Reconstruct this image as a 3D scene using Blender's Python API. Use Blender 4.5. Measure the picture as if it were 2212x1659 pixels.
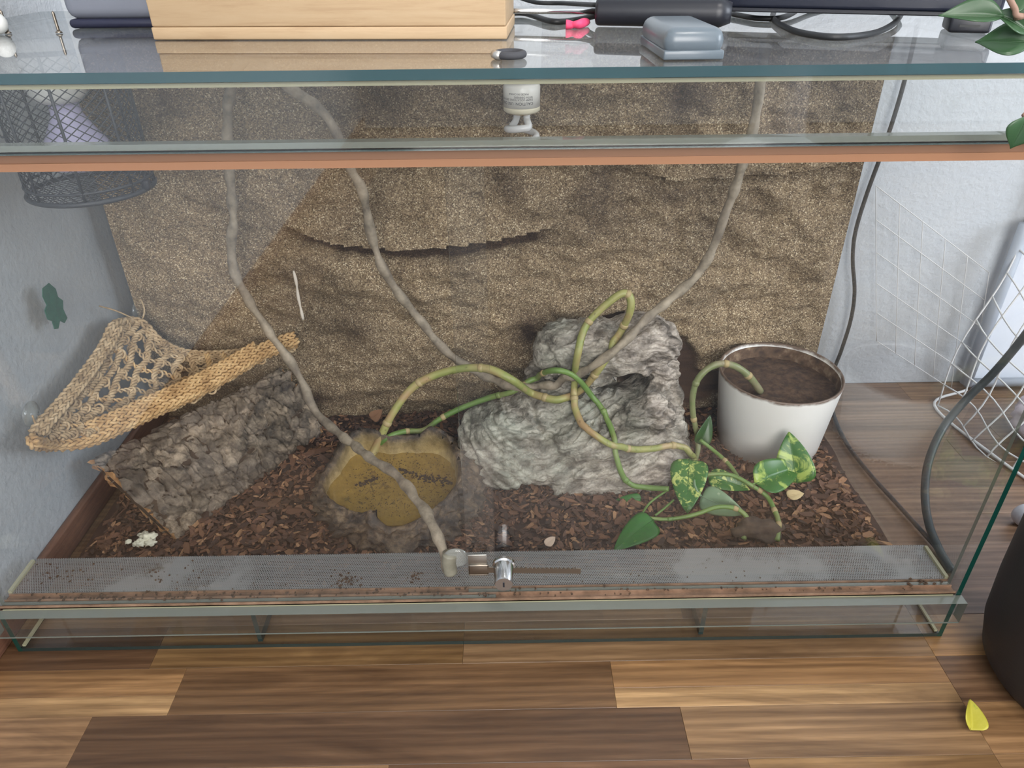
import bpy, bmesh, math, random
import numpy as np
from mathutils import Vector, Matrix, noise as mn
from mathutils.bvhtree import BVHTree
random.seed(7); RNG = np.random.default_rng(7)
PI = math.pi
S = bpy.context.scene
COL = S.collection
for o in list(bpy.data.objects): bpy.data.objects.remove(o)

# ------------------------------------------------------------------ camera
CAM = Vector((0.0376, -0.6191, 0.7862)); FPX = 1563.9
_p, _y, _r = (math.radians(a) for a in (32.057, 0.449, -0.565))
FW = Vector((math.sin(_y)*math.cos(_p), math.cos(_y)*math.cos(_p), -math.sin(_p)))
_rt = Vector((math.cos(_y), -math.sin(_y), 0)); _up = _rt.cross(FW)
RT = _rt*math.cos(_r) + _up*math.sin(_r); UP = _up*math.cos(_r) - _rt*math.sin(_r)
cd = bpy.data.cameras.new('camera'); cam = bpy.data.objects.new('camera', cd); COL.objects.link(cam)
mw = Matrix((RT, UP, -FW)).transposed().to_4x4(); mw.translation = CAM; cam.matrix_world = mw
cd.sensor_fit = 'HORIZONTAL'; cd.sensor_width = 36; cd.lens = FPX/2212*36; cd.clip_start = 0.01
S.camera = cam

# ------------------------------------------------------------------ light, exposure
S.view_settings.view_transform = 'Standard'; S.view_settings.look = 'None'
S.view_settings.gamma = 1; S.view_settings.use_curve_mapping = False
S.view_settings.exposure = -0.05
S.cycles.transparent_max_bounces = 20; S.cycles.max_bounces = 5; S.cycles.diffuse_bounces = 3; S.cycles.glossy_bounces = 3
S.cycles.caustics_reflective = False; S.cycles.caustics_refractive = False
S.cycles.sample_clamp_indirect = 4; S.cycles.adaptive_threshold = .06
W = bpy.data.worlds.new('world'); S.world = W; W.use_nodes = True
W.node_tree.nodes['Background'].inputs[0].default_value = (.72, .82, 1, 1)
W.node_tree.nodes['Background'].inputs[1].default_value = 1.0
def area(name, loc, rot, sx, sy, power, col):
    l = bpy.data.lights.new(name, 'AREA'); l.shape = 'RECTANGLE'; l.size = sx; l.size_y = sy; l.energy = power; l.color = col
    o = bpy.data.objects.new(name, l); COL.objects.link(o); o.location = loc; o.rotation_euler = rot; return o
# daylight through the two windows of the room (one behind the camera, one in the right-hand wall)
area('window_daylight', (0.45, -2.93, 1.6), (PI/2, 0, 0), 1.7, 1.45, 97, (1, .965, .92))
area('side_window_daylight', (2.93, -0.9, 1.5), (PI/2, 0, PI/2), 1.3, 1.3, 88, (.84, .91, 1))

# ------------------------------------------------------------------ placing helpers
def at(u, v, x=None, y=None, z=None):
    d = FW + RT*((u-1106)/FPX) - UP*((v-829.5)/FPX)
    t = (x-CAM.x)/d.x if x is not None else (y-CAM.y)/d.y if y is not None else (z-CAM.z)/d.z
    return CAM + d*t
def P(*a): return [at(u, v, y=y) for u, v, y in a]
def lin(c):
    return tuple(((x/255)/12.92 if x/255 <= .04045 else ((x/255+.055)/1.055)**2.4) for x in c)
def fbm(v, sc, oct=4, H=.9): return mn.fractal(Vector(v)*sc, H, 2.1, oct)

# ------------------------------------------------------------------ material helper
class NT:
    def __init__(s, name):
        s.m = bpy.data.materials.new(name); s.m.use_nodes = True; s.t = s.m.node_tree; s.t.nodes.clear()
        s.out = s.t.nodes.new('ShaderNodeOutputMaterial')
    def n(s, typ, ins=None, **at_):
        nd = s.t.nodes.new('ShaderNode'+typ)
        for k, v in at_.items(): setattr(nd, k, v)
        for k, v in (ins or {}).items(): s.set(nd.inputs[k], v)
        return nd
    def set(s, sock, v):
        if isinstance(v, bpy.types.NodeSocket): s.t.links.new(v, sock)
        elif isinstance(v, (tuple, list)) and len(v) == 3 and sock.type == 'RGBA': sock.default_value = (*v, 1)
        else: sock.default_value = v
    def math(s, op, a, b=0., c=0.): return s.n('Math', {0: a, 1: b, 2: c}, operation=op).outputs[0]
    def mix(s, f, a, b, blend='MIX'):
        nd = s.n('Mix', data_type='RGBA', blend_type=blend)
        s.set(nd.inputs['Factor'], f); s.set(nd.inputs[6], a); s.set(nd.inputs[7], b); return nd.outputs[2]
    def obj(s, scale=(1, 1, 1), rnd=False):
        tc = s.n('TexCoord').outputs['Object']
        mp = s.n('Mapping', {'Vector': tc, 'Scale': scale})
        if rnd:
            r = s.n('ObjectInfo').outputs['Random']; c = s.n('CombineXYZ', {0: s.math('MULTIPLY', r, 37.), 1: s.math('MULTIPLY', r, 91.), 2: r})
            mp.inputs['Location'].default_value = (0, 0, 0); s.t.links.new(c.outputs[0], mp.inputs['Location'])
        return mp.outputs[0]
    def noise(s, vec, scale, detail=4, rough=.55, dist=0.):
        return s.n('TexNoise', {'Vector': vec, 'Scale': scale, 'Detail': detail, 'Roughness': rough, 'Distortion': dist}).outputs[0]
    def ramp(s, f, stops, interp='LINEAR'):
        nd = s.n('ValToRGB', {'Fac': f}); r = nd.color_ramp; r.interpolation = interp
        while len(r.elements) < len(stops): r.elements.new(.5)
        for e, (p, c) in zip(r.elements, stops): e.position = p; e.color = (*c, 1) if len(c) == 3 else c
        return nd.outputs[0]
    def bsdf(s, col, rough=.6, bump=None, bs=.3, bd=.002, **kw):
        b = s.n('BsdfPrincipled'); s.set(b.inputs['Base Color'], col); s.set(b.inputs['Roughness'], rough)
        for k, v in kw.items(): s.set(b.inputs[k.replace('_', ' ')], v)
        if bump is not None:
            bn = s.n('Bump', {'Height': bump, 'Strength': bs, 'Distance': bd}); s.t.links.new(bn.outputs[0], b.inputs['Normal'])
        return b.outputs[0]
    def done(s, sh): s.t.links.new(sh, s.out.inputs['Surface']); return s.m
def plain(name, rgb, rough=.5, **kw):
    t = NT(name); return t.done(t.bsdf(lin(rgb), rough, **kw))
def mottled(name, cols, scale, rough=.7, bs=.4, bd=.002, stretch=(1, 1, 1), detail=5, **kw):
    t = NT(name); f = t.noise(t.obj(stretch), scale, detail, .62)
    k = len(cols); c = t.ramp(f, [(.3+.4*i/(k-1), lin(x)) for i, x in enumerate(cols)])
    return t.done(t.bsdf(c, rough, f, bs, bd, **kw))
def fres(t):
    g = t.n('NewGeometry'); d = t.n('VectorMath', {0: g.outputs['Normal'], 1: g.outputs['Incoming']}, operation='DOT_PRODUCT').outputs['Value']
    q = t.math('POWER', t.math('SUBTRACT', 1., t.math('ABSOLUTE', d)), 5.)
    return t.math('MULTIPLY_ADD', q, .957, .043)
def glass(name, tint=(.985, .993, .99), dust=.03, dcol=(200, 205, 205), scale=6, marble=0):
    t = NT(name); v = t.obj()
    tr = t.n('BsdfTransparent', {'Color': (*tint, 1)}).outputs[0]
    gl = t.n('BsdfGlossy', {'Color': (1, 1, 1, 1), 'Roughness': .015}).outputs[0]
    df = t.n('BsdfDiffuse', {'Color': (*lin(dcol), 1)}).outputs[0]
    d = dust
    if marble:
        w = t.noise(t.obj((1, 2.2, 1)), 9, 4, .7, 1.6)
        d = t.n('MapRange', {0: w, 1: .36, 2: .6, 3: .12, 4: marble}).outputs[0]  # lid dust, with its marbled reflections put into the same mix
    a = t.n('MixShader', {0: d, 1: tr, 2: df}).outputs[0]
    return t.done(t.n('MixShader', {0: fres(t), 1: a, 2: gl}).outputs[0])
def glass_edge(name, rgb, mixd=.55):
    t = NT(name)
    tr = t.n('BsdfTransparent', {'Color': (*lin(rgb), 1)}).outputs[0]; df = t.n('BsdfDiffuse', {'Color': (*lin(rgb), 1)}).outputs[0]
    gl = t.n('BsdfGlossy', {'Roughness': .12}).outputs[0]
    a = t.n('MixShader', {0: mixd, 1: tr, 2: df}).outputs[0]
    return t.done(t.n('MixShader', {0: t.math('ADD', fres(t), .06), 1: a, 2: gl}).outputs[0])

# ------------------------------------------------------------------ mesh helpers
def obj(name, V, F, mat, parent=None, smooth=True, loc=None):
    me = bpy.data.meshes.new(name); me.from_pydata([tuple(v) for v in V], [], F); me.update()
    return objm(name, me, mat, parent, smooth, loc)
def objm(name, me, mat, parent=None, smooth=True, loc=None):
    for m in (mat if isinstance(mat, (list, tuple)) else [mat]): me.materials.append(m)
    if smooth: me.polygons.foreach_set('use_smooth', [True]*len(me.polygons))
    o = bpy.data.objects.new(name, me); COL.objects.link(o)
    if parent: o.parent = parent
    if loc: o.location = loc
    return o
def tag(o, label=None, cat=None, group=None, kind=None):
    for k, v in (('label', label), ('category', cat), ('group', group), ('kind', kind)):
        if v: o[k] = v
    return o
def thing(name, label, cat, loc=(0, 0, 0), rz=0, group=None):
    o = bpy.data.objects.new(name, None); COL.objects.link(o); o.location = loc; o.rotation_euler.z = rz; o.empty_display_size = .02
    return tag(o, label, cat, group)
def struct(o): o['kind'] = 'structure'; return o
def join(*parts):
    V = []; F = []
    for v, f in parts:
        k = len(V); V += list(v); F += [tuple(i+k for i in q) for q in f]
    return V, F
def boxg(a, b):
    x0, y0, z0 = a; x1, y1, z1 = b
    V = [(x0, y0, z0), (x1, y0, z0), (x1, y1, z0), (x0, y1, z0), (x0, y0, z1), (x1, y0, z1), (x1, y1, z1), (x0, y1, z1)]
    return V, [(0, 3, 2, 1), (4, 5, 6, 7), (0, 1, 5, 4), (1, 2, 6, 5), (2, 3, 7, 6), (3, 0, 4, 7)]
def box(name, a, b, mat, parent=None, bev=0, seg=2, loc=None):
    V, F = boxg(a, b)
    if not bev: return obj(name, V, F, mat, parent, False, loc)
    bm = bmesh.new(); vs = [bm.verts.new(v) for v in V]
    for f in F: bm.faces.new([vs[i] for i in f])
    bmesh.ops.bevel(bm, geom=bm.edges[:], offset=bev, segments=seg, affect='EDGES', profile=.5)
    me = bpy.data.meshes.new(name); bm.to_mesh(me); bm.free()
    return objm(name, me, mat, parent, seg > 1, loc)
def pane(name, a, b, parent, face=None, edge=None):
    """a glass sheet: the two large faces are clear, the four narrow ones show the green edge"""
    o = obj(name, *boxg(a, b), [face or GLASS, edge or EDGE], parent, False)
    d = [b[i]-a[i] for i in range(3)]; k = d.index(min(d))
    for p in o.data.polygons:
        p.material_index = 0 if abs(p.normal[k]) > .5 else 1
    return o
def catmull(pts, sub=6, closed=False):
    pts = [Vector(p) for p in pts]; n = len(pts); out = []
    for i in range(n if closed else n-1):
        if closed: a, b, c, d = (pts[(i+k) % n] for k in (-1, 0, 1, 2))
        else: b, c = pts[i], pts[i+1]; a = pts[i-1] if i else b*2-c; d = pts[i+2] if i+2 < n else c*2-b
        for k in range(sub):
            t = k/sub; out.append(.5*((2*b)+(c-a)*t+(2*a-5*b+4*c-d)*t*t+(3*b-a-3*c+d)*t**3))
    if not closed: out.append(pts[-1])
    return out
def tubeg(path, rad, n=8, closed=False, cap=True):
    """tube round a polyline; rad a number or a function of (fraction, angle)"""
    path = [Vector(p) for p in path]; m = len(path); V = []; F = []
    fr = rad if callable(rad) else (lambda t, a: rad)
    tg = []
    for i in range(m):
        a = path[(i-1) % m] if (closed or i) else path[0]; b = path[(i+1) % m] if (closed or i < m-1) else path[-1]
        d = b-a; tg.append(d.normalized() if d.length > 1e-9 else Vector((0, 0, 1)))
    nr = tg[0].orthogonal().normalized()
    for i in range(m):
        nr = (nr-tg[i]*nr.dot(tg[i]))
        nr = nr.normalized() if nr.length > 1e-6 else tg[i].orthogonal().normalized()
        bi = tg[i].cross(nr)
        for k in range(n):
            a = 2*PI*k/n; V.append(path[i]+(nr*math.cos(a)+bi*math.sin(a))*fr(i/max(1, m-1), a))
    for i in range(m if closed else m-1):
        j = (i+1) % m
        for k in range(n): F.append((i*n+k, i*n+(k+1) % n, j*n+(k+1) % n, j*n+k))
    if cap and not closed: F += [tuple(range(n-1, -1, -1)), tuple((m-1)*n+k for k in range(n))]
    return V, F
def tube(name, pts, rad, mat, parent=None, n=8, sub=6, closed=False):
    return obj(name, *tubeg(catmull(pts, sub, closed) if sub > 1 else pts, rad, n, closed), mat, parent)
def latheg(prof, n=32, c=(0, 0, 0), cap=True):
    V = []; F = []; m = len(prof)
    for r, z in prof:
        for k in range(n): a = 2*PI*k/n; V.append((c[0]+r*math.cos(a), c[1]+r*math.sin(a), c[2]+z))
    for i in range(m-1):
        for k in range(n): F.append((i*n+k, i*n+(k+1) % n, (i+1)*n+(k+1) % n, (i+1)*n+k))
    if not cap: return V, F
    if prof[0][0] > 1e-6: F.append(tuple(range(n-1, -1, -1)))
    if prof[-1][0] > 1e-6: F.append(tuple((m-1)*n+k for k in range(n)))
    return V, F
def lathe(name, prof, mat, parent=None, n=32, c=(0, 0, 0), smooth=True): return obj(name, *latheg(prof, n, c), mat, parent, smooth)
def autosmooth(o, deg=35):
    me = o.data; bm = bmesh.new(); bm.from_mesh(me)
    for e in bm.edges:
        if len(e.link_faces) == 2 and e.calc_face_angle(0) > math.radians(deg): e.smooth = False
    bm.to_mesh(me); bm.free(); return o
def setcol(o, fn):
    me = o.data; ca = me.color_attributes.new('tint', 'FLOAT_COLOR', 'POINT')
    d = np.ones((len(me.vertices), 4), np.float32)
    for i, v in enumerate(me.vertices): d[i, :len(fn(v.co))] = fn(v.co)
    ca.data.foreach_set('color', d.ravel())

# ------------------------------------------------------------------ materials
GLASS = glass('clear_glass', dust=.010)
DOORGL = glass('door_glass', tint=(.99, .993, .992), dust=.004, scale=4)
SIDEGL = glass('side_glass', tint=(.978, .984, .985), dust=.014, scale=9)
TOPGL = glass('top_glass', dust=.10, dcol=(160, 164, 166), marble=.14)
EDGE = glass_edge('glass_edge_teal', (58, 92, 98))
EDGEG = glass_edge('glass_edge_green', (18, 68, 60), .7)
EDGEP = glass_edge('glass_edge_pale', (152, 158, 149), .45)
EDGED = glass_edge('glass_edge_dark', (50, 66, 64), .6)
SILI = plain('silicone_yellowed', (158, 154, 126), .45)
RAIL = plain('rail_brown_plastic', (126, 92, 70), .4)
RAILL = plain('rail_light_brown', (150, 108, 80), .35)
RAILW = mottled('rail_dirty_brown', [(96, 76, 60), (128, 100, 80), (150, 120, 98)], 40, .55, .2, .001)
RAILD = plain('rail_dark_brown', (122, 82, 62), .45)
BLACK = plain('black_plastic', (30, 32, 40), .38)
BLACKC = plain('black_rubber', (34, 36, 38), .5)
CHROME = plain('chrome', (205, 205, 205), .16, Metallic=1.)
STEEL = plain('brushed_steel', (150, 140, 128), .35, Metallic=1.)
WHITEP = plain('white_plastic', (226, 226, 222), .35)
def wallmat(name, rgb, bs=.5):
    t = NT(name); v = t.obj(); f = t.noise(v, 95, 3, .6); g = t.noise(v, 5, 4, .6)
    c = t.mix(g, lin([x*.94 for x in rgb]), lin(rgb)); return t.done(t.bsdf(c, .85, f, bs, .004))
WALL = wallmat('white_woodchip_wall', (196, 200, 205))
CEIL = plain('ceiling_white', (225, 225, 222), .9)
def plankmat():
    t = NT('laminate_wood'); v = t.obj((.7, 22, 22), True); v2 = t.obj((.8, 6, 6), True); v3 = t.obj((9, 260, 260), True)
    a = t.noise(v, 2.2, 6, .62, .6); b = t.noise(v2, 2.6, 4, .6, 2.6); c = t.noise(v3, 2, 3, .6)
    w = t.n('TexWave', {'Vector': t.obj((.5, 12, 12), True), 'Scale': 2.2, 'Distortion': 7., 'Detail': 3., 'Detail Scale': 1.2}, bands_direction='Y').outputs[1]
    base = t.n('ObjectInfo').outputs['Color']
    k = t.mix(t.n('MapRange', {0: a, 1: .3, 2: .72}).outputs[0], (.72, .70, .69), (1.18, 1.16, 1.13))
    k2 = t.mix(t.n('MapRange', {0: b, 1: .3, 2: .7}).outputs[0], (.62, .58, .55), (1.22, 1.22, 1.22))
    k3 = t.mix(t.n('MapRange', {0: c, 1: .3, 2: .6}).outputs[0], (.80, .79, .78), (1.03, 1.03, 1.03))
    k4 = t.mix(w, (.78, .75, .73), (1.10, 1.10, 1.10))
    col = t.mix(1., t.mix(1., t.mix(1., t.mix(1., base, k, 'MULTIPLY'), k2, 'MULTIPLY'), k3, 'MULTIPLY'), k4, 'MULTIPLY')
    return t.done(t.bsdf(col, .36, c, .12, .0004))
PLANK = plankmat()
TRIMW = mottled('trim_wood', [(104, 70, 54), (140, 98, 76)], 12, .45, .2, .001, (3, 1, 20))

# ------------------------------------------------------------------ room shell
XL, YB, XR, YF, ZC = -0.628, 0.622, 2.95, -2.95, 2.5
fl = struct(obj('floor', *boxg((XL-.05, YF-.05, -.05), (XR+.05, YB+.05, -.0035)), plain('floor_underlay', (40, 30, 24), .9), None, False))
def plank(x0, x1, y0, y1, rgb):
    g = .00012
    o = box('plank', (x0+g, y0+g, -.004), (x1-g, y1-g, 0), PLANK, fl, bev=.0003, seg=1); rgb = [.93*(c*.97+.03*sum(rgb)/3) for c in rgb]; o.color = (*lin(rgb), 1)
    return o
PR = .065; Y0 = -.029
tones = [(142, 112, 84), (126, 100, 78), (114, 91, 74), (152, 124, 94), (136, 108, 84), (146, 117, 88)]
known = {0: [(-.62, -.42, (106, 78, 55)), (-.42, -.024, (134, 103, 66)), (-.024, .577, (142, 112, 80)), (.577, .86, (172, 132, 86))],
         -1: [(-.62, -.372, None), (-.372, .163, (120, 90, 61)), (.163, .577, None), (.577, .80, (130, 100, 74))],
         -2: [(-.62, -.46, (150, 116, 82)), (-.46, .238, (100, 74, 52)), (.238, .577, (152, 120, 86)), (.577, .9, (170, 132, 92))],
         -3: [(-.62, -.1, (146, 112, 80)), (-.1, .30, (112, 82, 58)), (.30, .577, (150, 116, 76)), (.577, .9, (150, 116, 80))]}
rr = random.Random(3)
for k in range(-46, 10):
    y0 = Y0+PR*k; y1 = min(y0+PR, YB)
    if y0 >= YB-.005: break
    if y0 < YF: continue
    segs = list(known.get(k, []))
    if not segs and k > 0:
        sx = [-.62, -.3+.2*(k % 3-1), .1+.17*(k % 2), .577]
        segs = [(a, b, rr.choice(tones)) for a, b in zip(sx, sx[1:])] + [(.577, .83+.1*(k % 3), rr.choice([(150, 122, 98), (122, 96, 78), (138, 110, 88)]))]
    x = segs[-1][1] if segs else -.62
    if k == 3: pass
    while x < XR:
        w = rr.uniform(.38, .62) if k > -8 else 1.2
        if XR-x-w < .2: w = XR-x
        segs.append((x, x+w, rr.choice(tones))); x += w
    for a, b, c in segs:
        if c is None:
            ym = y0+.0265
            plank(a, b, y0, ym, (182, 146, 102)); plank(a, b, ym, y1, (158, 120, 80))
        else: plank(a, b, y0, y1, c)
def wall_with_window(name, axis, pos, th, lo, hi, w0, w1, z0, z1):
    """a wall slab with one rectangular opening"""
    parts = []
    for (a, b, c, d) in ((lo, w0, 0, ZC), (w1, hi, 0, ZC), (w0, w1, 0, z0), (w0, w1, z1, ZC)):
        parts.append(boxg((a, pos, c), (b, pos+th, d)) if axis == 'y' else boxg((pos, a, c), (pos+th, b, d)))
    return struct(obj(name, *join(*parts), WALL, None, False))
struct(obj('wall_back', *boxg((XL-.1, YB, 0), (XR+.1, YB+.1, ZC)), WALL, None, False))
struct(obj('wall_left', *boxg((XL-.1, YF, 0), (XL, YB, ZC)), WALL, None, False))
wall_with_window('wall_front', 'y', YF-.1, .1, XL-.1, XR+.1, -.4, 1.3, .875, 2.325)
wall_with_window('wall_right', 'x', XR, .1, YF, YB, -1.55, -.25, .85, 2.15)
struct(obj('ceiling', *boxg((XL-.1, YF-.1, ZC), (XR+.1, YB+.1, ZC+.1)), CEIL, None, False))
def reflection_blocker():  # unseen dark sheet added to cut the haze mirrored in the doors
    o = box('reflection_blocker', (-.45, -2.3, .0003), (2.0, -.42, .012), mottled('blocker_dark_grey', [(44, 44, 48), (62, 62, 66)], 180, .95, .8, .004), bev=.004)
    tag(o, 'unseen dark grey sheet added on the floor to dim reflections in the glass doors', 'reflection_blocker')
reflection_blocker()
def added_ceiling_lamp():  # unseen lamp added to bring top-down light into the tank
    T_ = thing('added_ceiling_lamp', 'unseen round ceiling lamp added for light from above', 'lamp', (.55, -.75, ZC))
    lathe('housing', [(.20, -.03), (.215, -.03), (.215, 0), (0, 0)], CEIL, T_, 48)
    l = bpy.data.lights.new('added_top_light', 'AREA'); l.shape = 'DISK'; l.size = .38; l.energy = 15; l.color = (1, .95, .88)
    o = bpy.data.objects.new('added_top_light', l); COL.objects.link(o); o.parent = T_; o.location = (0, 0, -.032)
added_ceiling_lamp()
bl = box('baseboard_left', (XL, YF, 0), (XL+.012, YB, .045), TRIMW, bev=.004); struct(bl)

# ------------------------------------------------------------------ terrarium
T = thing('terrarium', 'long glass terrarium with sliding front doors standing on the laminate floor', 'terrarium')
HX, DY, ZT = .600, .535, .687
pane('base_pane', (-HX+.006, 0, .0005), (HX-.006, DY-.006, .0065), T, edge=EDGED)
pane('side_pane', (-HX, 0, .0005), (-HX+.006, DY, ZT), T, SIDEGL, EDGEG)
pane('side_pane', (HX-.006, 0, .0005), (HX, DY, ZT), T, SIDEGL, EDGEG)
pane('back_pane', (-HX+.006, DY-.006, .0005), (HX-.006, DY, ZT), T)
pane('top_pane', (-HX-.012, -.008, ZT), (HX+.03, DY, ZT+.008), T, TOPGL, EDGE)
pane('upper_front_strip', (-HX, -.007, .632), (HX, -.001, ZT-.0005), T, GLASS, EDGE)
pane('upper_brace', (-HX+.006, .0005, .633), (HX-.006, .012, .638), T, GLASS, EDGEP)
pane('lower_front_strip', (-HX-.001, -.0145, .044), (HX+.001, -.001, .079), T, GLASS, EDGEP).data.polygons[0].material_index = 0
pane('inner_strip', (-HX+.0065, .076, .007), (HX-.0065, .081, .083), T, GLASS, EDGEP)
for x in (-.287, .285): pane('support_fin', (x-.003, .004, .007), (x+.003, .073, .0785), T, GLASS, EDGED)
def rail(name, z0, dz, up, mat):
    """E-profile: a back plate with three lips"""
    parts = [boxg((-HX+.007, .0005, z0), (HX-.007, .0215, z0+.002*dz))] if dz > 0 else [boxg((-HX+.007, .0005, z0-.002), (HX-.007, .0215, z0))]
    for y in (.0005, .0105, .0200):
        a, b = (z0, z0+up) if dz > 0 else (z0-up, z0)
        parts.append(boxg((-HX+.007, y, a), (HX-.007, y+.0015, b)))
    o = obj(name, *join(*parts), [mat], T, False); return o
rail('upper_rail', .6325, -1, .015, RAIL); rail('lower_rail', .0790, 1, .005, RAILW)
box('rail_lip', (-HX+.007, -.0009, .6170), (HX-.007, .0004, .6235), RAILL, T)
box('rail_back_lip', (-HX+.007, .022, .617), (HX-.007, .0235, .6325), RAILD, T)  # thin darker brown strip behind the upper rail
box('ground_edge', (-HX, -.0149, .0440), (HX, -.0140, .0456), EDGEP, T)
# silicone beads along the joints
for a, b in (((-HX+.0062, .022, .0835), (-HX+.0105, .076, .088)), ((HX-.0105, .022, .0835), (HX-.0062, .076, .088)),
             ((-HX+.0062, .003, .0066), (-HX+.010, .5, .0095)), ((HX-.010, .003, .0066), (HX-.0062, .5, .0095)),
             ((-HX, -.0009, .682), (HX, .0025, .6868)), ((-HX+.01, -.0009, .076), (HX-.01, .0003, .0795))):
    box('silicone_bead', a, b, SILI, T)
# perforated ventilation sheet
def perf():
    t = NT('perforated_aluminium'); tc = t.n('TexCoord').outputs['Object']; sp = t.n('SeparateXYZ', {0: tc})
    px_ = .0030
    def cell(ox, oy):
        fx = t.math('SUBTRACT', t.math('FRACT', t.math('ADD', t.math('DIVIDE', sp.outputs[0], px_), ox)), .5)
        fy = t.math('SUBTRACT', t.math('FRACT', t.math('ADD', t.math('DIVIDE', sp.outputs[1], px_*1.732), oy)), .5)
        fy = t.math('MULTIPLY', fy, 1.732)
        return t.math('ADD', t.math('MULTIPLY', fx, fx), t.math('MULTIPLY', fy, fy))
    d = t.math('MINIMUM', cell(0, 0), cell(.5, .5)); hole = t.math('LESS_THAN', d, (.33)**2)
    v = t.obj(); f = t.noise(v, 22, 6, .7); g = t.noise(v, 6, 4, .6)
    dirt = t.n('MapRange', {0: f, 1: .60, 2: .72}).outputs[0]
    clog = t.math('MULTIPLY', t.n('MapRange', {0: g, 1: .54, 2: .62, 3: 0., 4: .9}).outputs[0], 1.)
    col = t.mix(dirt, t.mix(g, lin((122, 122, 122)), lin((152, 152, 151))), lin((92, 82, 70)))
    metal = t.bsdf(col, .5, Metallic=.25); tr = t.n('BsdfTransparent').outputs[0]
    hole = t.math('MULTIPLY', hole, t.math('SUBTRACT', 1., clog))
    return t.done(t.n('MixShader', {0: hole, 1: metal, 2: tr}).outputs[0])
box('vent_mesh', (-HX+.0065, .0222, .0832), (HX-.0065, .0815, .0840), perf(), T)
def specks():
    r = random.Random(4); parts = []
    for u, v, su, sv, n, sz in ((745, 1254, 14, 9, 60, .0012), (895, 1246, 9, 6, 22, .0012), (360, 1240, 40, 14, 40, .0010), (120, 1245, 40, 14, 30, .0012), (700, 1283, 420, 3, 110, .0014), (1500, 1272, 400, 2, 60, .0013), (240, 1292, 160, 3, 60, .0016), (2000, 1258, 40, 3, 16, .0020), (700, 1265, 260, 25, 70, .0007), (1500, 1240, 280, 22, 60, .0007)):
        for _ in range(n):
            q = at(u+r.gauss(0, su), v+r.gauss(0, sv), z=.0846); s_ = .55*sz*r.uniform(.4, 1.6); V, F = boxg((-s_*r.uniform(.8, 2), -s_, -.0004), (s_*r.uniform(.8, 2), s_, s_*.8)); a = r.uniform(0, 3)
            if abs(q.x) > .585 or not .003 < q.y < .078: continue
            parts.append(([Vector((q.x+x*math.cos(a)-y*math.sin(a), q.y+x*math.sin(a)+y*math.cos(a), q.z+z)) for x, y, z in V], F))
    tag(obj('dirt_specks', *join(*parts), mottled('dark_dirt', [(54, 40, 30), (92, 70, 52)], 300, .9, .2, .001), T, False), kind='stuff')
specks()
# sliding doors: the left one runs in the front groove, the right one behind it
xl = at(1072, 1290, y=.006).x; xr_ = at(1010, 1230, y=.016).x
d1 = pane('sliding_door', (-HX+.008, .0035, .0830), (xl, .0085, .6300), T, DOORGL, EDGEP)
d2 = pane('sliding_door', (xr_, .0130, .0830), (HX-.008, .0180, .6300), T, DOORGL, EDGEP)

# ------------------------------------------------------------------ rear wall panel of sand-coated foam
def seg_d(x, z, pts):
    best = 1e9; side = 0
    for (ax, az), (bx, bz) in zip(pts, pts[1:]):
        dx, dz = bx-ax, bz-az; t = max(0, min(1, ((x-ax)*dx+(z-az)*dz)/(dx*dx+dz*dz)))
        ex, ez = x-ax-t*dx, z-az-t*dz; d = math.hypot(ex, ez)
        if d < best: best = d; side = ez
    return best, side
YP = .500
def pan(u, v): q = at(u, v, y=YP); return q.x, q.z
ledge = [pan(*q) for q in ((618, 484), (660, 502), (730, 520), (820, 530), (900, 532), (980, 528), (1080, 514), (1140, 502), (1195, 492))]
ledge2 = [pan(*q) for q in ((1340, 372), (1450, 388), (1600, 378), (1700, 372), (1830, 350), (1875, 345))]
crack3 = [pan(*q) for q in ((400, 430), (440, 455), (480, 455))]
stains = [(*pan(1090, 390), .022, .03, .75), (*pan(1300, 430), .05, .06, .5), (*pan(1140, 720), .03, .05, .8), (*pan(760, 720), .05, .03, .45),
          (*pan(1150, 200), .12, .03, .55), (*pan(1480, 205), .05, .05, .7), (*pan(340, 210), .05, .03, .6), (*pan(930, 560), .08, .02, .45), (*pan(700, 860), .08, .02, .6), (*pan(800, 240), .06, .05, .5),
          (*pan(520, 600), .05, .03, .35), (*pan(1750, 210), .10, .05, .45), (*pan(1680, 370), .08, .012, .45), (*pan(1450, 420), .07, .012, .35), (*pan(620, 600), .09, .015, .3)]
def sstep(a, b, x): t = max(0, min(1, (x-a)/(b-a))); return t*t*(3-2*t)
bare_c = [(*pan(1420, 790), .088, .062), (*pan(1340, 700), .06, .03), (*pan(1500, 840), .06, .05), (*pan(1150, 780), .04, .06)]
def bare(x, z):
    n = .25*fbm((x, 0, z), 16, 4); m = 0
    for cx, cz, rx, rz in bare_c[:3]:
        m = max(m, 1-math.hypot((x-cx)/rx, (z-cz)/rz)+n)
    return sstep(.0, .22, m)
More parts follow.
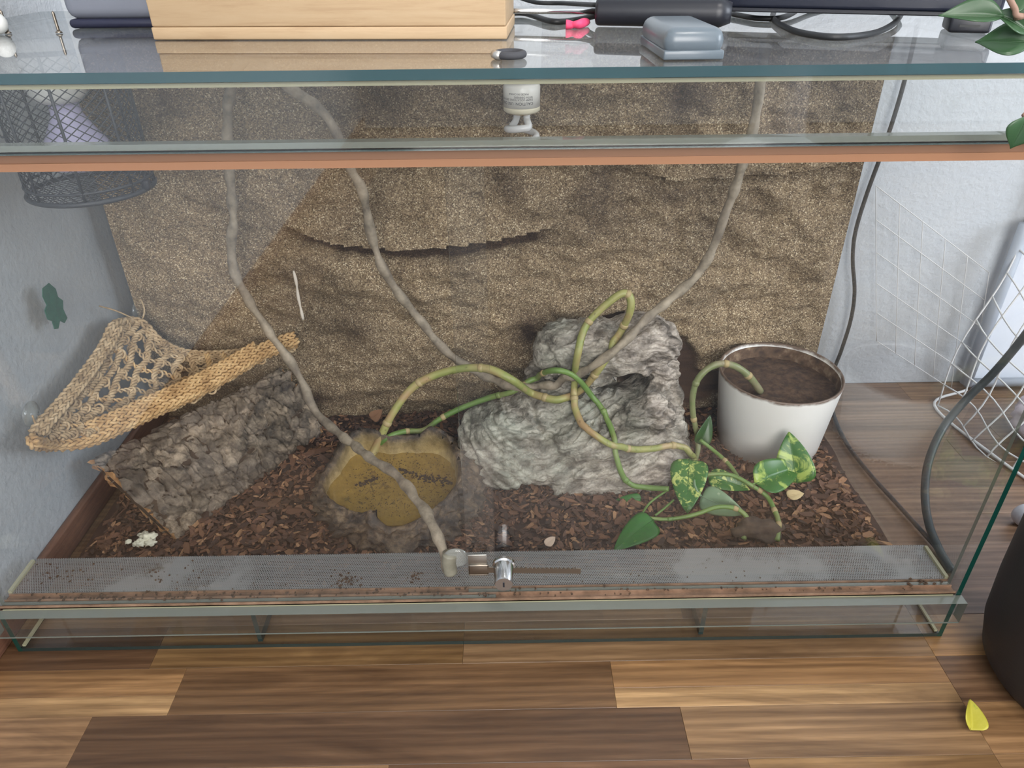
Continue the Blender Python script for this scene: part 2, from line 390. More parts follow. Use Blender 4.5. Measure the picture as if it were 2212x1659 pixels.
def panel():
    nx, nz = 330, 176; x0, x1, z0, z1 = -.592, .592, .009, .684; V = []; C = []
    lx0, lx1 = ledge[0][0], ledge[-1][0]
    for j in range(nz+1):
        for i in range(nx+1):
            x = x0+(x1-x0)*i/nx; z = z0+(z1-z0)*j/nz
            y = -.018*fbm((x, 1, z*1.5), 5, 4)-.009*fbm((x, 3, z*1.8), 15, 4)-.0028*fbm((x, 5, z), 55, 3)
            if lx0-.05 < x < lx1+.05:
                d, s = seg_d(x, z, ledge); e = sstep(lx0-.01, lx0+.06, x)*sstep(lx1+.01, lx1-.06, x)
                if s >= 0: y -= .020*e*math.exp(-d/.04)
                else: y += .024*e*math.exp(-((d-.010)/.020)**2)
            if x > ledge2[0][0]-.03:
                d, s = seg_d(x, z, ledge2); e = sstep(ledge2[0][0]-.02, ledge2[0][0]+.08, x)
                if s >= 0: y -= .012*e*math.exp(-d/.03)
                else: y += .008*e*math.exp(-(d/.015)**2)
            d, s = seg_d(x, z, crack3); y += .012*math.exp(-(d/.006)**2)
            b = bare(x, z); y = y*(1-b)+.012*b
            edge = min(x-x0, x1-x, z1-z); y *= sstep(0, .035, edge)
            V.append((x, YP+max(-.04, min(y, .02)), z))
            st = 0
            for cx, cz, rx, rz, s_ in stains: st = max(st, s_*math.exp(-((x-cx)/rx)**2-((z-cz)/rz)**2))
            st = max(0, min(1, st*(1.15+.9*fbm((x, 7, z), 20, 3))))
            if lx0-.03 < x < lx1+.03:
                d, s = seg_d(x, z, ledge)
                if s < 0: st = max(st, sstep(lx0-.02, lx0+.06, x)*sstep(lx1+.02, lx1-.06, x)*math.exp(-(max(0, d-.016)/(.008+.004*fbm((x, 4, z), 30, 2)))**2)*1.5)  # dark wash plus the recess's shade, painted below the ledge lip
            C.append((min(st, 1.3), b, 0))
    F = [(j*(nx+1)+i, j*(nx+1)+i+1, (j+1)*(nx+1)+i+1, (j+1)*(nx+1)+i) for j in range(nz) for i in range(nx)]
    # closed back and rim
    k = len(V); w = nx+1
    ring = [i for i in range(w)] + [j*w+nx for j in range(1, nz+1)] + [nz*w+i for i in range(nx-1, -1, -1)] + [j*w for j in range(nz-1, 0, -1)]
    for i in ring: V.append((V[i][0], .5285, V[i][2])); C.append((0, 0, 0))
    m = len(ring)
    F += [(ring[(i+1) % m], ring[i], k+i, k+(i+1) % m) for i in range(m)]
    F.append(tuple(k+i for i in range(m)))
    t = NT('sand_coated_foam'); v = t.obj()
    a = t.n('TexVoronoi', {'Vector': v, 'Scale': 640.}, feature='F1'); sp = t.n('SeparateColor', {0: a.outputs['Color']}).outputs[0]
    sand = t.ramp(sp, [(0, lin((74, 61, 48))), (.25, lin((108, 92, 72))), (.6, lin((134, 117, 93))), (.88, lin((156, 139, 113))), (1, lin((206, 194, 168)))])
    big = t.noise(v, 7, 5, .6); tint = t.mix(t.n('MapRange', {0: big, 1: .3, 2: .7}).outputs[0], (.72, .69, .66), (1.26, 1.21, 1.14))
    sand = t.mix(1., sand, tint, 'MULTIPLY')
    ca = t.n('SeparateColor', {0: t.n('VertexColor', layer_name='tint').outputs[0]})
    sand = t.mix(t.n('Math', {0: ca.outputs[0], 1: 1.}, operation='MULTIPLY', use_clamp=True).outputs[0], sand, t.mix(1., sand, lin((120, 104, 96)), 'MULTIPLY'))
    br = t.ramp(t.noise(t.obj((3, 1, 26)), 3, 5, .6), [(.3, lin((58, 42, 34))), (.7, lin((92, 70, 55)))])
    col = t.mix(ca.outputs[1], sand, br)
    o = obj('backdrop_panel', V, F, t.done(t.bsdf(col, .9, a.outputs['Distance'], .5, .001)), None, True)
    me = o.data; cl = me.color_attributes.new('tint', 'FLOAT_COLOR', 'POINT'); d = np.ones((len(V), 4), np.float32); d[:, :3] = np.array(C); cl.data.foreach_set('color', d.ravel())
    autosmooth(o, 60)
    return tag(o, 'sand-coated foam rock panel lining the back of the terrarium', 'backdrop')
PANEL = panel()
def streak():
    pts = [at(u, v, y=YP-.022) for u, v in ((634, 585), (640, 610), (644, 640), (650, 668), (655, 690))]
    o = tube('dried_dropping', pts, lambda t, a: .0026*(.6+.5*abs(math.sin(9*t))), plain('dried_white', (214, 204, 190), .8), None, 6)
    tag(o, 'thin white dried dropping streaked down the sandy back panel', 'dropping')
streak()

# ------------------------------------------------------------------ bark substrate
def ground(x, y): return .0205+.008*fbm((x, y, 2), 7, 3)+.008*sstep(.25, .5, y)+.006*sstep(.3, .58, x)
def chipmesh(seed):
    """an irregular six-sided flake, thin and slightly bent"""
    r = random.Random(seed); L, Wd, H = r.uniform(.7, 1.5), r.uniform(.28, .62), r.uniform(.06, .16); V = []
    out = [(-.5, r.uniform(-.2, .3)), (-.28, -.5*r.uniform(.6, 1.1)), (.25, -.5*r.uniform(.5, 1.1)), (.5*r.uniform(.8, 1.1), r.uniform(-.3, .2)), (.22, .5*r.uniform(.5, 1.1)), (-.3, .5*r.uniform(.6, 1.1))]
    bend = r.uniform(-.35, .35); tw = r.uniform(-.3, .3)
    for k, sc in ((-1, .92), (1, 1.)):
        for x, y in out: V.append(Vector((x*L*sc, y*Wd*sc, k*H/2*r.uniform(.6, 1.3)+bend*x*x*L+tw*x*y)))
    return V, [(5, 4, 3, 2, 1, 0), (6, 7, 8, 9, 10, 11)]+[(i, (i+1) % 6, 6+(i+1) % 6, 6+i) for i in range(6)]
BARK = NT('bark_chips')
_c = BARK.n('VertexColor', layer_name='tint').outputs[0]; _f = BARK.noise(BARK.obj(), 350, 3, .6)
BARKM = BARK.done(BARK.bsdf(BARK.mix(1., _c, BARK.mix(_f, (.62, .6, .58), (1.25, 1.22, 1.2)), 'MULTIPLY'), .85, _f, .4, .001))
barkcols = [lin(c) for c in ((82, 58, 45), (102, 72, 55), (70, 50, 41), (120, 86, 64), (92, 67, 54), (140, 104, 76), (62, 46, 38), (112, 82, 63), (160, 124, 92))]
chips = [chipmesh(i) for i in range(24)]
def bark():
    nx, ny = 120, 46; V = []
    for j in range(ny+1):
        for i in range(nx+1):
            x = -.5925+1.185*i/nx; y = .0825+.4165*j/ny; V.append((x, y, ground(x, y)-.004))
    F = [(j*(nx+1)+i, j*(nx+1)+i+1, (j+1)*(nx+1)+i+1, (j+1)*(nx+1)+i) for j in range(ny) for i in range(nx)]
    Cc = [(*lin((52, 34, 27)), 1)]*len(V)
    V = [np.array(V)]; k = len(V[0]); F = list(F); C = [np.array(Cc)]
    CV = [np.array([tuple(v) for v in c[0]]) for c in chips]; CF = chips[0][1]
    for q in range(15000):
        x, y = RNG.uniform(-.582, .582), RNG.uniform(.088, .490)
        s = RNG.choice([.008, .011, .014, .018], p=[.35, .35, .22, .08])
        m = np.array(Matrix.Rotation(RNG.uniform(0, 2*PI), 3, 'Z') @ Matrix.Rotation(RNG.normal(0, .5), 3, 'X') @ Matrix.Rotation(RNG.normal(0, .35), 3, 'Y'))
        v = CV[RNG.integers(24)]*s @ m.T + (x, y, ground(x, y)+RNG.uniform(-.003, .0035)); v[:, 0] = np.clip(v[:, 0], -.592, .592)
        V.append(v); c = barkcols[min(8, int(abs(RNG.normal(0, 4.0))))]; g = RNG.uniform(.75, 1.2)
        C.append(np.tile((c[0]*g, c[1]*g, c[2]*g, 1), (12, 1)))
        F += [tuple(i+k for i in f) for f in CF]; k += 12
    V = np.vstack(V); C = np.vstack(C).astype(np.float32)
    o = obj('bark_substrate', V, F, BARKM, None, False)
    ca = o.data.color_attributes.new('tint', 'FLOAT_COLOR', 'POINT'); ca.data.foreach_set('color', C.ravel())
    tag(o, 'layer of small reddish brown bark chips covering the terrarium floor', 'bark chips', kind='stuff')
bark()
def loose_chips():
    meshes = []
    for i in range(16):
        V, F = chips[i]; me = bpy.data.meshes.new('bark_chip'); me.from_pydata([tuple(v) for v in V], [], F); me.materials.append(BARKM)
        c = barkcols[(i*5) % 9]; ca = me.color_attributes.new('tint', 'FLOAT_COLOR', 'POINT'); ca.data.foreach_set('color', [*c, 1]*12); meshes.append(me)
    n = 0; r = random.Random(11)
    while n < 300:
        x, y = r.uniform(-.57, .575), .09+.30*r.random()**1.3
        if math.hypot(x+.135, y-.265) < .150 or (math.hypot((x-.19)/1.3, y-.38) < .13) or (x < -.30 and y > .17+(x+.46)*1.7 and y < .5) or math.hypot(x-.49, y-.41) < .11: continue
        o = bpy.data.objects.new('bark_chip', meshes[n % 16]); COL.objects.link(o)
        o.location = (x, y, ground(x, y)+.0045); s = r.uniform(.014, .024); o.scale = (s, s, s)
        o.rotation_euler = (r.gauss(0, .25), r.gauss(0, .2), r.uniform(0, 6.28))
        tag(o, 'larger loose bark chip lying on top of the bark layer', 'bark chip', 'larger loose bark chips on the terrarium floor'); n += 1
loose_chips()

# ------------------------------------------------------------------ sculpted rock hide
def ellip(c, r, rz=0, n=3):
    bm = bmesh.new(); bmesh.ops.create_icosphere(bm, subdivisions=n, radius=1)
    M = Matrix.Translation(c) @ Matrix.Rotation(rz, 4, 'Z') @ Matrix.Diagonal((*r, 1)); bm.transform(M)
    V = [v.co.copy() for v in bm.verts]; F = [tuple(v.index for v in f.verts) for f in bm.faces]; bm.free(); return V, F
def tmpobj(V, F):
    me = bpy.data.meshes.new('tmp'); me.from_pydata([tuple(v) for v in V], [], F); o = bpy.data.objects.new('tmp', me); COL.objects.link(o); return o
def bake(o):
    bpy.context.view_layer.update(); dg = bpy.context.evaluated_depsgraph_get()
    me = bpy.data.meshes.new_from_object(o.evaluated_get(dg)); old = o.data; o.modifiers.clear(); o.data = me; bpy.data.meshes.remove(old); return o
def rock():
    def loft(poly, yf, shrink=(.55, .86, 1, 1, .8), dy=(-.052, -.036, -.008, .03, .075)):
        """closed stone from its outline: layers set one behind the other, each with its own size"""
        n = len(poly); cu = sum(p[0] for p in poly)/n; cv = sum(p[1] for p in poly)/n; V = []; F = []
        for s_, d in zip(shrink, dy):
            for u, v in poly: V.append(at(u, v, y=yf(v))); V[-1] = Vector(V[-1])
            k = len(V)-n; c = sum((V[k+i] for i in range(n)), Vector())/n
            for i in range(n): V[k+i] = c+(V[k+i]-c)*s_+Vector((0, d, 0))
        m = len(shrink)
        for j in range(m-1):
            for i in range(n): F.append((j*n+i, j*n+(i+1) % n, (j+1)*n+(i+1) % n, (j+1)*n+i))
        for j, sg in ((0, 1), (m-1, 0)):
            c = sum((V[j*n+i] for i in range(n)), Vector())/n; V.append(c); q = len(V)-1
            for i in range(n): F.append((q, j*n+(i+1) % n, j*n+i) if sg else (q, j*n+i, j*n+(i+1) % n))
        return V, F
    body = [(985, 955), (998, 918), (1050, 892), (1095, 872), (1130, 852), (1200, 838), (1290, 842), (1338, 856), (1370, 862), (1396, 838), (1420, 795), (1465, 806), (1482, 855), (1480, 900), (1494, 945), (1500, 985), (1482, 1020), (1440, 1056), (1330, 1078), (1240, 1074), (1195, 1070), (1180, 1046), (1120, 1036), (1088, 1056), (1045, 1056), (1010, 1052), (990, 1005)]
    slab = [(1150, 770), (1163, 740), (1190, 717), (1240, 711), (1290, 704), (1330, 713), (1380, 699), (1430, 699), (1466, 720), (1476, 746), (1456, 774), (1405, 794), (1335, 806), (1280, 822), (1210, 817), (1162, 802)]
    E_ = [loft(body, lambda v: .272+.128*(1078-v)/280, (.50, .80, .96, 1, .85), (-.034, -.024, -.006, .03, .07)), loft(slab, lambda v: .405, (.60, .88, 1, 1, .8), (-.046, -.036, -.006, .035, .06)),
          ellip(at(1300, 965, y=.37), (.13, .075, .05)), ellip(at(1130, 985, y=.36), (.09, .06, .04)),
          ellip(at(1245, 835, y=.425), (.068, .045, .045)), ellip(at(1405, 895, y=.335), (.045, .030, .036)), ellip(at(1090, 945, y=.335), (.05, .035, .045)), ellip(at(1270, 960, y=.305), (.06, .030, .030)), ellip(at(1432, 795, y=.41), (.030, .05, .03)), ellip(at(1180, 820, y=.43), (.04, .04, .04))]
    o = tmpobj(*join(*E_)); m = o.modifiers.new('r', 'REMESH'); m.mode = 'VOXEL'; m.voxel_size = .006; bake(o)
    cuts = [ellip(at(1366, 833, y=.36), (.0235, .10, .0225)), ellip(at(1140, 1068, y=.30), (.046, .08, .026)), ellip(at(1445, 796, y=.345), (.050, .032, .006)), ellip(at(1205, 824, y=.36), (.06, .035, .007)), ellip(at(1300, 826, y=.35), (.05, .025, .005))]
    c = tmpobj(*join(*cuts)); c2 = c.modifiers.new('r', 'REMESH'); c2.mode = 'VOXEL'; c2.voxel_size = .005; bake(c)
    b = o.modifiers.new('b', 'BOOLEAN'); b.operation = 'DIFFERENCE'; b.object = c; b.solver = 'EXACT'; bake(o); bpy.data.objects.remove(c)
    m = o.modifiers.new('r', 'REMESH'); m.mode = 'VOXEL'; m.voxel_size = .0026
    s = o.modifiers.new('s', 'SMOOTH'); s.iterations = 3; s.factor = .5; bake(o)
    me = o.data; me.update(); nrm = [v.normal.copy() for v in me.vertices]; CC = []
    creases = [([(1165, 835), (1152, 870), (1155, 905), (1172, 930)], .008, 6), ([(1012, 900), (1008, 950), (1028, 1000), (1060, 1040)], .008, 5), ([(1185, 945), (1200, 985), (1250, 1010), (1330, 1002)], .009, 8),
               ([(1330, 925), (1350, 942), (1400, 938), (1440, 905), (1452, 870)], .009, 7), ([(1155, 806), (1230, 822), (1290, 828), (1328, 822)], .018, 9), ([(1410, 800), (1468, 782)], .016, 8), ([(1250, 1052), (1320, 1012), (1380, 992)], .006, 6), ([(1060, 905), (1085, 950), (1080, 1000)], .005, 6), ([(1250, 745), (1320, 760), (1400, 735), (1455, 722)], .005, 7), ([(1175, 740), (1195, 770), (1200, 800)], .006, 5), ([(1440, 960), (1390, 1010), (1300, 1040), (1230, 1045)], .006, 8)]
    def dpx(p):
        q = p-CAM; z = q.dot(FW); return 1106+FPX*q.dot(RT)/z, 829.5-FPX*q.dot(UP)/z
    def crease(p, n):
        if n.dot(CAM-p) < 0: return 0
        a, b = dpx(p); s_ = 0
        for pts, dep, wd in creases:
            d_, _ = seg_d(a, b, pts); s_ = max(s_, dep*math.exp(-(min(d_, 80)/wd)**2)) if d_ < 40 else s_
        return s_
    for v, n in zip(me.vertices, nrm):
        p = v.co; w = Vector((fbm(p+Vector((3, 0, 0)), 8, 3), fbm(p+Vector((0, 9, 0)), 8, 3), fbm(p, 9, 3)))*.022
        q = p+w; ph = q.z*1.0+q.x*.22+.06*math.sin(q.x*18)*1.0+q.y*.25
        sw = (ph*46) % 1.; sw2 = (ph*97+.3*fbm(p, 25, 2)) % 1.
        st = sw*(1-sstep(.72, 1, sw))*.0062*(.5+abs(fbm(p, 7, 2)))+sw2*(1-sstep(.7, 1, sw2))*.0026
        d = st+.006*fbm(p, 11, 3)+.0016*fbm(p, 60, 4)-.004*max(0, .08-abs(fbm(p+Vector((5, 5, 5)), 9, 2)))/.08-.003-crease(p, n)
        hu, hv = dpx(p); hd = math.hypot(hu-1366, (hv-833)*1.05)
        if n.dot(CAM-p) > -.1: d *= sstep(24, 44, hd)
        v.co = p+n*d; CC.append(max(0, min(1, .56+.30*math.sin(ph*215+2)+.6*fbm(p, 32, 4))))
        if v.co.z < .016: v.co.z = .016
    o.name = 'rock_hide'; me.name = 'rock_hide'
    t = NT('grey_resin_rock'); v = t.obj(); f = t.noise(v, 14, 6, .65); g = t.noise(t.obj((1, 1, 3.2)), 42, 6, .7, 1.2); h = t.noise(v, 5, 3, .5)
    col = t.ramp(g, [(.30, lin((100, 93, 86))), (.5, lin((160, 151, 142))), (.72, lin((200, 191, 180)))])
    col = t.mix(t.n('MapRange', {0: h, 1: .42, 2: .62, 3: 0., 4: .55}).outputs[0], col, lin((128, 138, 126)))
    col = t.mix(t.n('MapRange', {0: f, 1: .56, 2: .72, 3: 0., 4: .5}).outputs[0], col, lin((198, 192, 184)))
    sc = t.n('SeparateColor', {0: t.n('VertexColor', layer_name='tint').outputs[0]}).outputs[0]
    col = t.mix(1., col, t.ramp(sc, [(.1, (.42, .40, .38)), (.42, (.80, .78, .76)), (.9, (1.10, 1.09, 1.07))]), 'MULTIPLY')
    cl = me.color_attributes.new('tint', 'FLOAT_COLOR', 'POINT'); dd = np.ones((len(CC), 4), np.float32); dd[:, 0] = CC; cl.data.foreach_set('color', dd.ravel())
    wv = t.n('TexWave', {'Vector': t.n('Mapping', {'Vector': t.obj(), 'Rotation': (.25, .22, 0)}).outputs[0], 'Scale': 26., 'Distortion': 11., 'Detail': 3., 'Detail Scale': 1.6, 'Detail Roughness': .6}, bands_direction='Z').outputs[1]
    col = t.mix(1., col, t.ramp(wv, [(.0, (.72, .70, .67)), (.22, (.98, .97, .95)), (.8, (1.08, 1.07, 1.05))]), 'MULTIPLY')
    objm('x', me, t.done(t.bsdf(col, .8, t.math('ADD', wv, g), .5, .003))); bpy.data.objects.remove(bpy.data.objects['x'])
    return tag(o, 'grey layered rock-look resin hide with a round hole, behind the water dish', 'hide')
ROCK = rock()
ROCK.data.update()
RBVH = BVHTree.FromPolygons([v.co.copy() for v in ROCK.data.vertices], [tuple(p.vertices) for p in ROCK.data.polygons])
def clear_rock(path, r):
    out = []
    for p in path:
        loc, n, i, dist = RBVH.find_nearest(p)
        if loc is not None and ((p-loc).dot(n) < 0 or dist < r*1.02): p = loc+n*r*1.03
        out.append(p)
    for _ in range(2): out = [out[0]]+[(out[i-1]+out[i]*2+out[i+1])/4 for i in range(1, len(out)-1)]+[out[-1]]
    return out
def onrock(u, v, off=.006, y=.33):
    d = (at(u, v, y=1)-CAM).normalized(); h = RBVH.ray_cast(CAM, d)[0]
    return h-d*off if h else at(u, v, y=y)

# ------------------------------------------------------------------ water dish
def dish():
    T_ = thing('water_dish', 'brown rock-look water dish holding murky water, before the rock hide', 'water dish', (0, 0, 0))
    rim = [(697, 1045, .072), (712, 1075, .068), (750, 1098, .062), (785, 1108, .064), (806, 1100, .080), (818, 1122, .066), (838, 1136, .058), (868, 1136, .056), (915, 1112, .064), (950, 1085, .070), (985, 1042, .078), (988, 1000, .080), (975, 965, .084), (955, 938, .094), (925, 928, .098), (905, 945, .084), (880, 948, .080), (840, 950, .082), (812, 935, .092), (780, 930, .092), (755, 950, .086), (725, 1000, .078)]
    cx, cy = -.134, .268; pol = []
    for u, v, z in rim:
        q = at(u, v, z=z); pol.append((math.atan2(q.y-cy, q.x-cx), math.hypot(q.x-cx, q.y-cy), z))
    pol.sort(); th = [p[0] for p in pol]; th = [th[-1]-2*PI]+th+[th[0]+2*PI]; rr_ = [pol[-1][1]]+[p[1] for p in pol]+[pol[0][1]]; zz = [pol[-1][2]]+[p[2] for p in pol]+[pol[0][2]]
    n = 144; out = []; inn = []
    Vo = []; lev = 22
    for i in range(n):
        a = -PI+2*PI*i/n; r = np.interp(a, th, rr_); z = np.interp(a, th, zz); ca, sa = math.cos(a), math.sin(a)
        lump = .010*fbm((ca*2, sa*2, 0), 1.6, 3)
        rb = max(r+.012, .118)+lump+.012*max(0, math.cos(a+.35))
        for k in range(lev):
            t = k/(lev-1)
            rr2 = rb+(r+.010-rb)*t**1.3+.012*math.sin(PI*min(1, t*1.1))*(.5+1.5*fbm((ca*3, sa*3, t*2.2), 1.5, 4)) + .010*fbm((ca*6, sa*6, t*4), 1.4, 4)-.010*max(0, .12-abs(fbm((ca*3+5, sa*3, t*2.5), 1.6, 2)))/.12
            zz2 = .012+(z-.012)*t
            Vo.append((cx+rr2*ca, cy+rr2*sa, zz2))
        # lip and inner wall
        for dr, zf in ((.004, 1.05), (.0005, 1.0), (-.002, .88), (-.006, .6), (-.012, .42), (-.022, .38), (-.05, .36)):
            r3 = max(.002, r+dr+.002*fbm((ca*5, sa*5, zf*3), 2, 2)); Vo.append((cx+r3*ca, cy+r3*sa, max(.026, z*zf) if dr > -.02 else .027))
    m = lev+7; F = [(i*m+k, ((i+1) % n)*m+k, ((i+1) % n)*m+k+1, i*m+k+1) for i in range(n) for k in range(m-1)]
    c0 = len(Vo); Vo.append((cx, cy, .027)); F += [(i*m+m-1, ((i+1) % n)*m+m-1, c0) for i in range(n)]
    t = NT('dish_resin'); v = t.obj(); f = t.noise(v, 55, 7, .7); g = t.noise(v, 9, 4, .6)
    col = t.ramp(f, [(.36, lin((26, 21, 17))), (.48, lin((66, 54, 43))), (.66, lin((126, 106, 82)))])
    col = t.mix(t.n('MapRange', {0: g, 1: .45, 2: .65, 3: 0., 4: .5}).outputs[0], col, lin((62, 53, 45)))
    w = t.n('VertexColor', layer_name='tint').outputs[0]; col = t.mix(t.n('SeparateColor', {0: w}).outputs[0], col, t.ramp(f, [(.35, lin((142, 120, 76))), (.65, lin((184, 160, 106)))]))
    b = obj('bowl', Vo, F, t.done(t.bsdf(col, .58, f, .9, .004)), T_)
    cl = b.data.color_attributes.new('tint', 'FLOAT_COLOR', 'POINT'); dd = np.zeros((len(Vo), 4), np.float32); dd[:, 3] = 1
    for i in range(len(Vo)): k = i % m; dd[i, 0] = 1. if (i == c0 or k >= lev+3) else (.45 if k == lev+2 else 0)
    cl.data.foreach_set('color', dd.ravel())
    # water, a thin lens of murky yellow water
    WV = [(cx, cy, .055)]; 
    for i in range(n):
        a = -PI+2*PI*i/n; r = np.interp(a, th, rr_)-.0035; WV.append((cx+r*math.cos(a), cy+r*math.sin(a), .055))
    t = NT('murky_water'); tr = t.n('BsdfTransparent', {'Color': (*lin((236, 222, 172)), 1)}).outputs[0]; df = t.n('BsdfDiffuse', {'Color': (*lin((176, 152, 92)), 1)}).outputs[0]
    gl = t.n('BsdfGlossy', {'Roughness': .02}).outputs[0]; a_ = t.n('MixShader', {0: .30, 1: tr, 2: df}).outputs[0]
    obj('water', WV, [(0, 1+i, 1+(i+1) % n) for i in range(n)], t.done(t.n('MixShader', {0: fres(t), 1: a_, 2: gl}).outputs[0]), T_)
    parts = []; r = random.Random(5)
    for i in range(900):
        if i < 120: q = at(870+r.uniform(-40, 95), 0, z=.05); s_ = r.uniform(0, 1); q = at(855+120*s_+r.gauss(0, 5), 1017+26*s_+r.gauss(0, 4), z=.0555)
        elif i < 160: s_ = r.uniform(0, 1); q = at(775+40*s_+r.gauss(0, 4), 1048-16*s_+r.gauss(0, 3), z=.0555)
        else:
            a, rad = r.uniform(0, 2*PI), .085*math.sqrt(r.random()); q = Vector((cx+rad*math.cos(a), cy-.006+rad*math.sin(a)*.95, .0555))
        s = r.uniform(.0008, .0022) if i < 160 else r.uniform(.0003, .0008)
        V, F = boxg((-s, -s*.7, -s*.2), (s, s*.7, s*.4)); a = r.uniform(0, 3)
        parts.append(([Vector((q.x+x*math.cos(a)-y*math.sin(a), q.y+x*math.sin(a)+y*math.cos(a), q.z+z)) for x, y, z in V], F))
    tag(obj('floating_debris', *join(*parts), plain('dark_debris', (46, 34, 24), .9), T_, False), kind='stuff')
dish()

# ------------------------------------------------------------------ flattened cork tube
def cork():
    T_ = thing('cork_tube', 'rough grey flattened cork bark tube under the hanging net', 'cork bark', (0, 0, 0))
    a0 = at(385, 1163, z=.032); b0 = at(196, 985, x=-.578); a1 = at(702, 925, z=.040); b1 = at(612, 785, y=.470)
    nl, nr_ = 230, 150; CK = []; V = []; inner = []
    ax = ((a1-a0)+(b1-b0)).normalized(); wd = (b0-a0).normalized(); nrm = wd.cross(ax).normalized()
    if nrm.dot(CAM-a0) < 0: nrm = -nrm
    for i in range(nl):
        t = i/(nl-1); A = a0.lerp(a1, t); B = b0.lerp(b1, t); M_ = (A+B)/2; hw = (B-A).length/2; w = (B-A).normalized()
        th = .017+.007*math.sin(PI*t)
        for k in range(nr_):
            an = 2*PI*k/nr_; c_, s_ = math.cos(an), math.sin(an)
            cc = math.copysign(abs(c_)**.75, c_); ss = math.copysign(abs(s_)**.75, s_)
            q = M_-nrm*th+w*(hw*cc)+nrm*(th*ss*(1.15 if ss > 0 else .8))
            arc = cc*hw
            ridge = fbm((t*3.1, arc*34, 0 if ss > 0 else 9), 1.5, 5)
            crack = abs(fbm((t*4.2+3, arc*16, 3), 1.4, 3)); crk2 = abs(fbm((t*11, arc*30, 8), 1.0, 2))
            vd, vp = mn.voronoi(Vector((t*7+.5*fbm((t*5, arc*20, 1), 1, 2), arc*30+.5*fbm((t*5, arc*20, 6), 1, 2), 0 if ss > 0 else 5))); e_ = vd[1]-vd[0]
            vd2, vp2 = mn.voronoi(Vector((t*16+.4*fbm((t*9, arc*40, 1), 1, 2), arc*62, 3 if ss > 0 else 8))); e2 = vd2[1]-vd2[0]
            d = .006*ridge-.011*math.exp(-(e_/.055)**2)-.005*math.exp(-(e2/.10)**2)-.006*max(0, .06-crack)/.06+.008*mn.noise(vp[0]*3)+.0018*fbm(q, 150, 4)
            CK.append((max(0, min(1, .5+.7*mn.noise(vp2[0]*2.3)+.45*mn.noise(vp[0]*5))), math.exp(-(e_/.05)**2)))
            end = ax*(.010*fbm((an*2, 4*t, i > 5), 1.5, 3)) if t < .02 or t > .98 else Vector()
            V.append(q+(nrm*ss+w*cc*.5)*d+end)
    F = [(i*nr_+k, i*nr_+(k+1) % nr_, (i+1)*nr_+(k+1) % nr_, (i+1)*nr_+k) for i in range(nl-1) for k in range(nr_)]
    t = NT('cork_bark'); v = t.obj(); f = t.noise(v, 55, 7, .7); g = t.noise(v, 12, 4, .6)
    col = t.ramp(f, [(.34, lin((52, 44, 38))), (.48, lin((108, 96, 82))), (.66, lin((160, 145, 127))), (.8, lin((176, 140, 104)))])
    col = t.mix(t.n('MapRange', {0: g, 1: .42, 2: .64, 3: 0., 4: .55}).outputs[0], col, lin((92, 86, 82)))
    sc = t.n('SeparateColor', {0: t.n('VertexColor', layer_name='tint').outputs[0]})
    col = t.mix(1., col, t.ramp(sc.outputs[0], [(.15, (.55, .53, .5)), (.5, (.95, .93, .9)), (.85, (1.3, 1.26, 1.2))]), 'MULTIPLY')
    ob = obj('outer_bark', V, F, t.done(t.bsdf(col, .92, f, .8, .004)), T_)
    cl = ob.data.color_attributes.new('tint', 'FLOAT_COLOR', 'POINT'); dd = np.ones((len(V), 4), np.float32); dd[:, :2] = np.array(CK); cl.data.foreach_set('color', dd.ravel())
    # inner wall and cut ends
    VI = []
    for i in range(nl):
        t_ = i/(nl-1); A = a0.lerp(a1, t_); B = b0.lerp(b1, t_); M_ = (A+B)/2; hw = (B-A).length/2-.012; w = (B-A).normalized(); th = .017+.007*math.sin(PI*t_)
        for k in range(nr_):
            an = 2*PI*k/nr_; c_, s_ = math.cos(an), math.sin(an)
            cc = math.copysign(abs(c_)**.75, c_); ss = math.copysign(abs(s_)**.75, s_)
            VI.append(M_-nrm*th+w*(hw*cc)+nrm*((th-.009)*ss))
    FI = [(i*nr_+(k+1) % nr_, i*nr_+k, (i+1)*nr_+k, (i+1)*nr_+(k+1) % nr_) for i in range(nl-1) for k in range(nr_)]
    obj('inner_bark', VI, FI, plain('cork_inside', (62, 48, 36), .95), T_)
    ck = mottled('cork_cut', [(120, 84, 52), (168, 128, 84)], 120, .9, .5, .002)
    for e, i in (('front', 0), ('back', nl-1)):
        Vc = [V[i*nr_+k]+Vector() for k in range(nr_)]+[VI[i*nr_+k] for k in range(nr_)]
        Fc = [(k, nr_+k, nr_+(k+1) % nr_, (k+1) % nr_) for k in range(nr_)]
        obj('cut_end', Vc, Fc, ck, T_, False)
cork()

